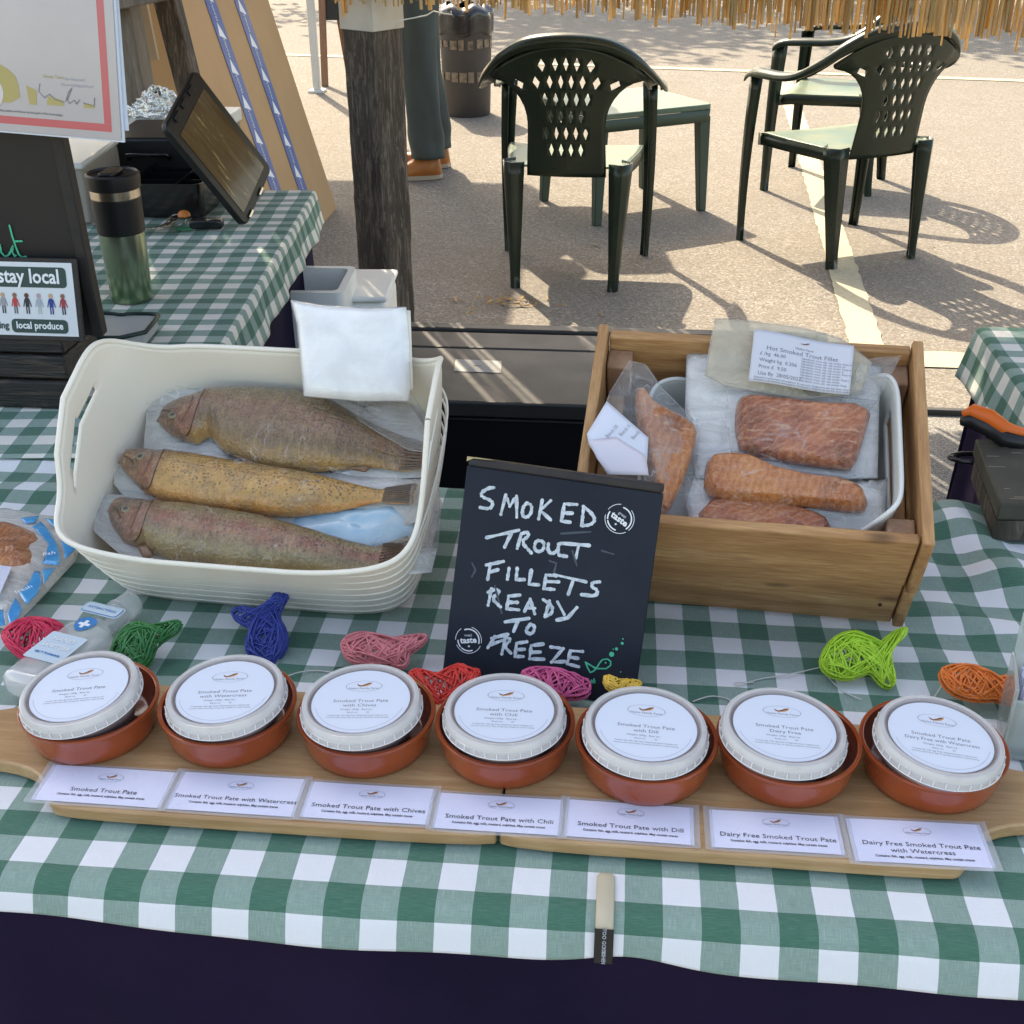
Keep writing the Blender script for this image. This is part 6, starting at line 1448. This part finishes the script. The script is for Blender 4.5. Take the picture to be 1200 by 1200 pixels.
# ------------------------------------------------------------------ MONOBLOC CHAIRS
def chair_parts(t):
    """local: +y is the front"""
    # seat
    def seat(u, v):
        x = (u-.5)*2; y = -.20+.41*v; wd = .205+.035*smooth(0, .8, v)
        z = .425-.012*cos(x*pi/2)*(1-.6*v)-.010*smooth(.85, 1, v)-.004*v
        return Vector((x*wd*(1-.05*smooth(.9, 1, v)), y, z))
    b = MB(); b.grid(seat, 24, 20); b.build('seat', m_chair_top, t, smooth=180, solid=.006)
    # skirt round the seat
    b = MB(); pts = [seat(0, k/12) for k in range(13)]+[seat(k/12, 1) for k in range(1, 13)]+[seat(1, 1-k/12) for k in range(1, 13)]
    b.add([p+Vector((0, 0, 0)) for p in pts]+[p+Vector((0, 0, -.045)) for p in pts], [(k, k+1, k+1+len(pts), k+len(pts)) for k in range(len(pts)-1)]); b.build('seat_apron', m_chair, t, smooth=60, solid=.005)
    # arched top rail that runs down into the arms
    H = [(-.262, .235, .615), (-.272, .19, .638), (-.283, .10, .645), (-.288, .0, .650), (-.284, -.09, .668), (-.262, -.16, .715), (-.215, -.215, .772), (-.14, -.25, .815), (-.05, -.268, .832)]
    H = H+[(-x, y, z) for x, y, z in H[::-1]]
    P = []
    for i in range(len(H)-1):
        a, c = Vector(H[i]), Vector(H[i+1]); pa = Vector(H[max(i-1, 0)]); pb = Vector(H[min(i+2, len(H)-1)])
        for k in range(4):
            f = k/4; P.append(.5*((2*a)+(-pa+c)*f+(2*pa-5*a+4*c-pb)*f*f+(-pa+3*a-3*c+pb)*f**3))
    P.append(Vector(H[-1])); vs = []; n = len(P)
    for i, p in enumerate(P):
        tt = (P[min(i+1, n-1)]-P[max(i-1, 0)]).normalized(); k = smooth(.05, .26, -p.y)          # 0 at the arms, 1 at the back
        out = Vector((p.x, 0, 0)).normalized() if abs(p.x) > .02 else Vector((0, -1, 0))
        outw = (out*(1-k)+Vector((p.x*2.2, -1, 0)).normalized()*k).normalized()
        up = Vector((0, 0, 1)); wd = .052*(1-k)+.034*k
        a = p+up*.0-outw*wd*.5; c = p+outw*wd*.5+up*.0; m_ = p+up*.010
        lip = c-up*(.018*(1-k)+.030*k)+outw*.004
        inn = a-up*(.012+.030*k)
        vs += [inn, a, m_, c, lip]
    b = MB(); b.add(vs, [(5*i+j, 5*i+5+j, 5*i+6+j, 5*i+1+j) for i in range(n-1) for j in range(4)]); b.build('arm_rail', m_chair, t, smooth=70, solid=.006, off=0)
    # back panel with diamond openings
    def bw(v): return .128+.005*smooth(.4, 0, v)+.125*smooth(.38, 1.0, v)**1.35
    def bp(s, v):                                  # s in -1..1 across, v up
        w_ = bw(v); a_ = .132; X = s*min(a_, w_)+math.copysign(abs(s)**3, s)*max(0, w_-a_); q = abs(X)/.25
        z = .385+v*(.425-.095*q**2.2*smooth(.5, 1, v)); y = -.195-.075*v+.055*q*q*smooth(.1, 1, v)-.012*(1-s*s)
        return Vector((X, y, z))
    b = MB(); NC = 16; vr = [0, .075, .15]+[.15+.78*k/6 for k in range(1, 7)]+[1.0]
    holes = {2: 4, 3: 5, 4: 4, 5: 5, 6: 8, 7: 5}
    for r_ in range(len(vr)-1):
        va, vb = vr[r_], vr[r_+1]; k = holes.get(r_, 0); st = (NC-2*k)//2; c0 = 0
        if r_ in (3, 5, 7): st = 3
        if r_ in (2, 4): st = 4
        while c0 < NC:
            xa = -1+2*c0/NC
            if k and st <= c0 < st+2*k:
                xb = -1+2*(c0+2)/NC; cx, cv = (xa+xb)/2, (va+vb)/2; hx, hv = (xb-xa)*.24, (vb-va)*.39
                o = [(xa, va), (cx, va), (xb, va), (xb, cv), (xb, vb), (cx, vb), (xa, vb), (xa, cv)]; d = [(cx, cv-hv), (cx+hx, cv), (cx, cv+hv), (cx-hx, cv)]
                b.add([bp(*p_2) for p_2 in o+d], [(0, 1, 8), (0, 8, 11), (0, 11, 7), (1, 2, 8), (8, 2, 9), (2, 3, 9), (3, 4, 9), (9, 4, 10), (4, 5, 10), (5, 6, 10), (10, 6, 11), (6, 7, 11)]); c0 += 2
            else:
                xb = -1+2*(c0+1)/NC; m_2 = (va+vb)/2
                for q0, q1 in ((va, m_2), (m_2, vb)): b.add([bp(xa, q0), bp(xb, q0), bp(xb, q1), bp(xa, q1)], [(0, 1, 2, 3)])
                c0 += 1
    b.build('backrest', m_chair, t, smooth=180, solid=.005, off=0, weld=.0004)
    # legs: channel section, tapering down
    def leg(top, foot, w0, w1, nm, flare=0):
        a, c = Vector(top), Vector(foot); out = Vector((a.x, a.y*.6, 0)).normalized(); side = Vector((-out.y, out.x, 0)); vs = []; n = 10
        for i in range(n+1):
            f = i/n; p = a.lerp(c, f)+out*flare*sin(f*pi); w_ = w0+(w1-w0)*min(1, f*1.15); dd = w_*.62
            for s_, o_ in ((-1, -.6), (-.75, .35), (-.18, .5), (.18, .5), (.75, .35), (1, -.6)): vs.append(p+side*w_*.5*s_+out*dd*o_)
        m_ = MB(); m_.add(vs, [(6*i+j, 6*i+6+j, 6*i+7+j, 6*i+1+j) for i in range(n) for j in range(5)]+[(6*n, 6*n+1, 6*n+2, 6*n+3, 6*n+4, 6*n+5)]); m_.build(nm, m_chair, t, smooth=40, solid=.005, off=-1)
    for s_ in (-1, 1):
        leg((s_*.258, .215, .625), (s_*.262, .225, .0), .060, .036, 'leg', .008)
        leg((s_*.190, -.185, .43), (s_*.175, -.225, .0), .085, .040, 'leg')
def place(t, x, y, rz): t.location = (x, y, 0); t.rotation_euler = (0, 0, radians(rz))
ch1 = thing('garden_armchair', 'dark green plastic armchair seen square from behind in the centre, beside the small table', 'chair', group='green plastic garden armchairs')
chair_parts(ch1); bpy.context.view_layer.update(); place(ch1, -.185, 4.275, -3)
ch2 = copy_tree(ch1); ch2['label'] = 'nearer right plastic armchair standing on the painted line, back touching the reed fringe'; place(ch2, .815, 4.650, 28); ch2.scale = (1.05, 1.05, 1.0)
ch3 = copy_tree(ch1); ch3['label'] = 'farther green plastic armchair at the right, turned to face left, mostly behind the nearer one'; place(ch3, .93, 5.715, 70)
# small square table
t = thing('plastic_table', 'small square pale green plastic table between the two groups of chairs', 'table', (-.010, 5.225, 0), (0, 0, radians(32)))
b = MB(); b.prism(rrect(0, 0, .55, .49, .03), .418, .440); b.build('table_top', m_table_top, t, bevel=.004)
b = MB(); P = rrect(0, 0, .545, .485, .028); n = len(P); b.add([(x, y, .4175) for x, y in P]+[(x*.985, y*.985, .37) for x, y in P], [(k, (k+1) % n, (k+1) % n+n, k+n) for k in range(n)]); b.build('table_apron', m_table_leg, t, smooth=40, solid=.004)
for sx in (-1, 1):
    for sy in (-1, 1):
        m = MB(); m.beam((sx*.244, sy*.214, .39), (sx*.258, sy*.230, 0), .055, .045, up=(0, 1, 0), w2=.034, d2=.03); m.build('leg', m_table_leg, t, bevel=.004)

# ------------------------------------------------------------------ LITTER BIN
c = at(546, 139, 0); t = thing('litter_bin', 'dark grey litter bin with a black bag folded over its rim, peeling tape bands', 'bin', (c.x-.01, c.y+.15, 0))
rb = .152
b = MB(); b.lathe([(0, 0), (rb*.86, 0), (rb*.90, .01), (rb*1.0, .52), (rb*1.02, .56), (rb*.95, .56)], 40); b.build('bin_body', M_plain('bin_grey', (.042, .036, .034), .6, var=(.06, .05, .045), vs=5), t, smooth=40)
def bag(u, v):
    a = 2*pi*u; r_ = rb*(1.04+.03*sin(a*9)+.03*mnoise.noise(Vector((cos(a)*3, sin(a)*3, v*3))))-.05*smooth(.75, 1, v); return Vector((cos(a)*r_, sin(a)*r_, .455+.15*v+.012*sin(a*5)))
b = MB(); b.grid(bag, 60, 10, wrap=True); b.build('bin_bag', M_plain('bin_bag_black', (.014, .014, .016), .25, coat=.4), t, smooth=180, solid=.002)
for z_, seed in ((.40, 1), (.225, 2)):
    random.seed(seed); b = MB()
    for k in range(18):
        a0 = 2*pi*k/18+.02; a1 = a0+.30*random.uniform(.6, 1); r_ = rb*(.905+.1*z_/.5)+.003; h0, h1 = random.uniform(.018, .03), random.uniform(.012, .03)
        P = [(cos(a0+(a1-a0)*f)*r_, sin(a0+(a1-a0)*f)*r_) for f in (0, .25, .5, .75, 1)]
        b.add([(x, y, z_-h1) for x, y in P]+[(x*1.003, y*1.003, z_+h0) for x, y in P], [(i, i+1, i+6, i+5) for i in range(4)])
    b.build('tape_band', M_plain('peeling_tape', (.27, .20, .13), .7, var=(.10, .075, .055), vs=40), t)

# ------------------------------------------------------------------ PERSON
def skin(name, joints, edges, mat, parent, sub=2, root=0, M=None):
    me = bpy.data.meshes.new(name); me.from_pydata([j[:3] for j in joints], edges, []); o = bpy.data.objects.new(name, me); C.objects.link(o); o.parent = parent
    q = o.modifiers.new('skin', 'SKIN'); q.use_smooth_shade = True
    for i, j in enumerate(joints):
        sv = me.skin_vertices[0].data[i]; r_ = j[3]; sv.radius = (r_, r_) if not isinstance(r_, tuple) else r_
    me.skin_vertices[0].data[root].use_root = True
    s_ = o.modifiers.new('sub', 'SUBSURF'); s_.levels = sub; s_.render_levels = sub; me.materials.append(mat); return o
sc_p = at(504, 207, 0)
pe = thing('person', 'person standing behind the post in grey-green trousers and tan leather shoes', 'person', (-.965, 5.78, 0), (0, 0, radians(8)))
# local: faces -x ; y is the left-right of the body (camera side leg at -y)
J = [(0, 0, .95, .13), (0, 0, 1.15, .12), (0, 0, 1.32, .14), (0, 0, 1.44, .09), (-.01, 0, 1.52, .05), (-.03, 0, 1.62, .085), (-.03, 0, 1.70, .08),
     (0, -.10, .88, .085), (-.01, -.105, .50, .060), (.02, -.11, .09, .040), (-.08, -.12, .035, .032), (-.17, -.125, .025, .022),
     (0, .10, .88, .085), (.0, .10, .50, .060), (.05, .115, .09, .040), (-.05, .12, .035, .032), (-.14, .125, .025, .022),
     (0, -.20, 1.40, .055), (-.02, -.25, 1.14, .042), (-.16, -.20, .98, .032), (-.23, -.16, .99, .028), (0, .20, 1.40, .055), (-.02, .25, 1.14, .042), (-.16, .20, .98, .032), (-.23, .16, .99, .028)]
E_ = [(0, 1), (1, 2), (2, 3), (3, 4), (4, 5), (5, 6), (0, 7), (7, 8), (8, 9), (9, 10), (10, 11), (0, 12), (12, 13), (13, 14), (14, 15), (15, 16), (3, 17), (17, 18), (18, 19), (19, 20), (3, 21), (21, 22), (22, 23), (23, 24)]
J = [(x, y, z, r_*(.62 if z < .9 and z > .1 else 1)) for x, y, z, r_ in J]
skin('body', J, E_, m_skin, pe)
for s_ in (-1, 1):        # fingers closed round a phone-sized purse held in front
    for k, (dx, L_) in enumerate(((-.010, .060), (.004, .068), (.018, .064), (.031, .050))):
        skin('finger', [(-.235, s_*.158, .975+dx, .0085), (-.265, s_*.150, .972+dx, .008), (-.268-L_*.25, s_*.128, .970+dx, .0075), (-.262, s_*.108, .970+dx, .007)], [(0, 1), (1, 2), (2, 3)], m_skin, pe, 1)
    skin('thumb', [(-.225, s_*.150, .995, .010), (-.238, s_*.130, 1.018, .009), (-.248, s_*.110, 1.022, .008)], [(0, 1), (1, 2)], m_skin, pe, 1)
b = MB(); b.box((-.240, 0, .985), (.03, .22, .13)); tag(b.build('purse', M_plain('brown_leather', (.12, .05, .02), .5), None, bevel=.01, M=pe.matrix_basis if False else Matrix.Translation((-.965, 5.78, 0)) @ Matrix.Rotation(radians(8), 4, 'Z')), 'brown leather purse held by the standing person, above the frame', 'purse')
Mp = Matrix.Translation((-.965, 5.78, 0)) @ Matrix.Rotation(radians(8), 4, 'Z')
t = thing('shadow_backpack', 'unseen black rucksack added behind the person to widen the ground shadow', 'shadow_backpack', M=Mp)  # unseen bag added on the person's back to widen the ground shadow
b = MB(); b.box((.31, 0, 1.24), (.32, .44, .66)); b.build('bag_body', m_black, t, bevel=.07, seg=4)
b = MB(); b.box((.40, 0, 1.08), (.10, .28, .26)); b.build('front_pocket', m_blackg, t, bevel=.04, seg=3)
for s_ in (-1, 1): b = MB(); b.tube([(.16, s_*.10, 1.45), (.0, s_*.12, 1.50), (-.13, s_*.12, 1.36), (-.12, s_*.14, 1.15), (.14, s_*.13, .98)], .014, 8); b.build('shoulder_strap', m_black, t, smooth=180)
# trousers
m_tr = M_plain('trouser_cloth', (.062, .078, .074), .85, var=(.078, .094, .088), vs=7, bs=.35, bscale=500, bd=.001, spec=.2)
def trl(sy, fx, knee):
    b = MB()
    def pt(u, v):
        a = 2*pi*u; z = .098+.88*v; cx = fx*(1-v)+knee*sin(pi*v)*.6; cy = sy*(.112-.022*v); rx = .080+.012*smooth(.35, .75, v)+.012*smooth(.75, 1, v); ry = .070+.014*smooth(.4, .9, v)
        f = 1+.045*sin(a*3+z*9)+.05*sin(z*38+a*2)*exp(-((z-.15)/.12)**2)+.03*sin(z*26-a*3)*exp(-((z-.55)/.14)**2)+.07*mnoise.noise(Vector((cos(a)*1.6, sin(a)*1.6+sy*4, z*5)))*1.6+.05*mnoise.noise(Vector((cos(a)*1.2+z*3, sin(a)+9, z*2.2+sy)))
        return Vector((cx+cos(a)*rx*f, cy+sin(a)*ry*f, z))
    b.grid(pt, 48, 50, wrap=True); return b
a1, a2 = trl(-1, .025, -.02), trl(1, .055, -.02)
a1.build('trouser_leg', m_tr, pe, smooth=180, solid=.004); a2.build('trouser_leg', m_tr, pe, smooth=180, solid=.004)
b = MB(); b.lathe([(.145, .86), (.165, .92), (.150, 1.0), (.140, 1.02)], 32, Matrix.Scale(.95, 4, (1, 0, 0))); b.build('trouser_seat', m_tr, pe, smooth=180, solid=.004)
b = MB(); b.lathe([(.16, .97), (.155, 1.12), (.17, 1.30), (.15, 1.42), (.07, 1.49)], 32, Matrix.Scale(.82, 4, (1, 0, 0))); b.build('shirt', M_plain('shirt', (.35, .35, .38), .8), pe, smooth=180, solid=.005)
for s_ in (-1, 1): b = MB(); b.tube([(0, s_*.14, 1.42), (-.0, s_*.205, 1.38), (-.02, s_*.25, 1.15), (-.10, s_*.225, 1.04)], [.07, .068, .058, .05], 14); b.build('sleeve', M_plain('shirt_sleeve', (.35, .35, .38), .8), pe, smooth=180)
def hairf(u, v):
    a = 2*pi*u; t_ = pi*.62*v; return Vector((-.015+sin(t_)*cos(a)*.098, sin(t_)*sin(a)*.092, 1.665+cos(t_)*.12)) if not (cos(a) < -.4 and v > .6) else Vector((-.015+sin(pi*.37)*cos(a)*.098, sin(pi*.37)*sin(a)*.092, 1.665+cos(pi*.37)*.12))
b = MB(); b.grid(hairf, 32, 12, wrap=True); b.build('hair', M_plain('brown_hair', (.07, .04, .02), .7, bs=.5, bscale=200), pe, smooth=180, solid=.006)
for s_ in (-1, 1):
    b = MB(); b.lathe([(0, .004), (.009, .002), (.011, -.002)], 14, Matrix.Translation((-.108, s_*.03, 1.655)) @ Matrix.Rotation(radians(-90), 4, 'Y')); b.build('eye', m_eye2, pe, smooth=180)
    b = MB(); b.tube([(-.02, s_*.082, 1.67), (-.015, s_*.094, 1.665), (-.02, s_*.094, 1.64), (-.03, s_*.084, 1.63)], .006, 8); b.build('ear', m_skin, pe, smooth=180)
b = MB(); b.tube([(-.105, 0, 1.66), (-.128, 0, 1.63), (-.110, 0, 1.618)], [.006, .012, .008], 10); b.build('nose', m_skin, pe, smooth=180)
b = MB(); b.tube([(-.104, -.022, 1.594), (-.110, 0, 1.592), (-.104, .022, 1.594)], .004, 8); b.build('mouth', M_plain('lip', (.35, .12, .10), .5), pe, smooth=180)
# shoes
m_shoe = M_plain('tan_leather', (.33, .105, .022), .38, var=(.42, .15, .035), vs=20, coat=.2); m_sole = M_plain('pale_sole', (.42, .36, .28), .6)
for sy, fx in ((-1, .045), (1, .085)):
    Ms = Matrix.Translation((fx, sy*.118, 0)) @ Matrix.Rotation(radians(-4*sy), 4, 'Z')
    def sp(u, v):
        a = 2*pi*u; x = .045-.29*v; w_ = (.034+.012*sin(pi*min(v*1.1, 1)))*min(1, sqrt(max(0, 1-((v-.5)*2)**8))); hh = .098*(1-smooth(.22, .62, v))+.048*smooth(.22, .62, v); hh *= min(1, sqrt(max(0.0, 1-((v-.5)*2)**10)))+.02
        cz = .022; s2, c2 = sin(a), cos(a); return Ms @ Vector((x, c2*w_, cz+(hh*max(s2, 0)**.8 if s2 > 0 else .006*s2)))
    b = MB(); b.grid(sp, 28, 30, wrap=True); b.build('shoe', m_shoe, pe, smooth=180)
    P = [(.048-.297*k/20, (.039+.010*sin(pi*k/20))*min(1, sqrt(max(0, 1-((k/20-.5)*2)**6)))) for k in range(21)]; P = P+[(x, -y) for x, y in P[::-1]]
    b = MB(); b.prism(P, .003, .022, Ms); b.build('sole', m_sole, pe)
    b = MB()
    for k in range(4): b.tube([Ms @ Vector((-.075-k*.018, -.022, .075-k*.009)), Ms @ Vector((-.080-k*.018, 0, .084-k*.009)), Ms @ Vector((-.075-k*.018, .022, .075-k*.009))], .0028, 5)
    b.build('laces', m_sole, pe)

# ------------------------------------------------------------------ A-BOARD AND GAZEBO
c = at(381, 101, 0); t = thing('a_board', 'brown wooden A-board legs at the top, left of the timber post', 'sign', (c.x, c.y, 0), (0, 0, radians(8)))
m_brown = M_wood('stained_wood', (.10, .035, .012), (.17, .06, .02), (.22, .09, .03), 'Z', 10, .4, False, coat=.4)
for x_ in (0, .46):
    m = MB(); m.beam((x_, 0, 0), (x_+.02, .22, 1.05), .045, .025, up=(0, 1, 0)); m.build('front_leg', m_brown, t, bevel=.003)
    m = MB(); m.beam((x_+.12 if x_ == 0 else x_-.02, .52, 0), (x_+.03, .24, 1.05), .035, .02, up=(0, 1, 0)); m.build('rear_leg', m_brown, t, bevel=.003)
m = MB(); m.beam((.24, .10, .40), (.24, .20, .98), .44, .012, up=(0, 1, 0)); m.build('sign_panel', m_chalk_black2, t)
c = at(372, 108, 0); GX, GY = c.x, c.y
t = thing('gazebo', 'white market gazebo, one white leg visible at the top left of the timber post', 'gazebo', (0, 0, 0))
m_gz = M_plain('gazebo_fabric', (.62, .62, .60), .8); m_gl = M_plain('white_leg', (.60, .60, .57), .45, var=(.5, .5, .47), vs=6)
GH = 2.95
for (x_, y_) in ((GX, GY), (GX-3, GY), (GX, GY-3.6), (GX-3, GY-3.6)):
    m = MB(); m.box((x_, y_, GH/2), (.045, .045, GH)); m.build('leg', m_gl, t, bevel=.004)
    m = MB(); m.box((x_, y_, .008), (.10, .10, .016)); m.build('foot_plate', m_gl, t, bevel=.002)
m = MB(); a, b_, c_, d_ = (GX-3.1, GY-3.9, GH), (GX+.34, GY-3.9, GH), (GX+.34, GY+.05, GH), (GX-3.1, GY+.05, GH); top = (GX-1.4, GY-1.8, GH+.7)
m.add([a, b_, c_, d_, top], [(0, 1, 4), (1, 2, 4), (2, 3, 4), (3, 0, 4)]); m.build('canopy', m_gz, t, solid=.01)
for p, q in ((a, b_), (b_, c_), (c_, d_), (d_, a)):
    m = MB(); m.add([p, q, (q[0], q[1], GH-.2), (p[0], p[1], GH-.2)], [(0, 1, 2, 3)]); m.build('valance', m_gz, t, solid=.004)
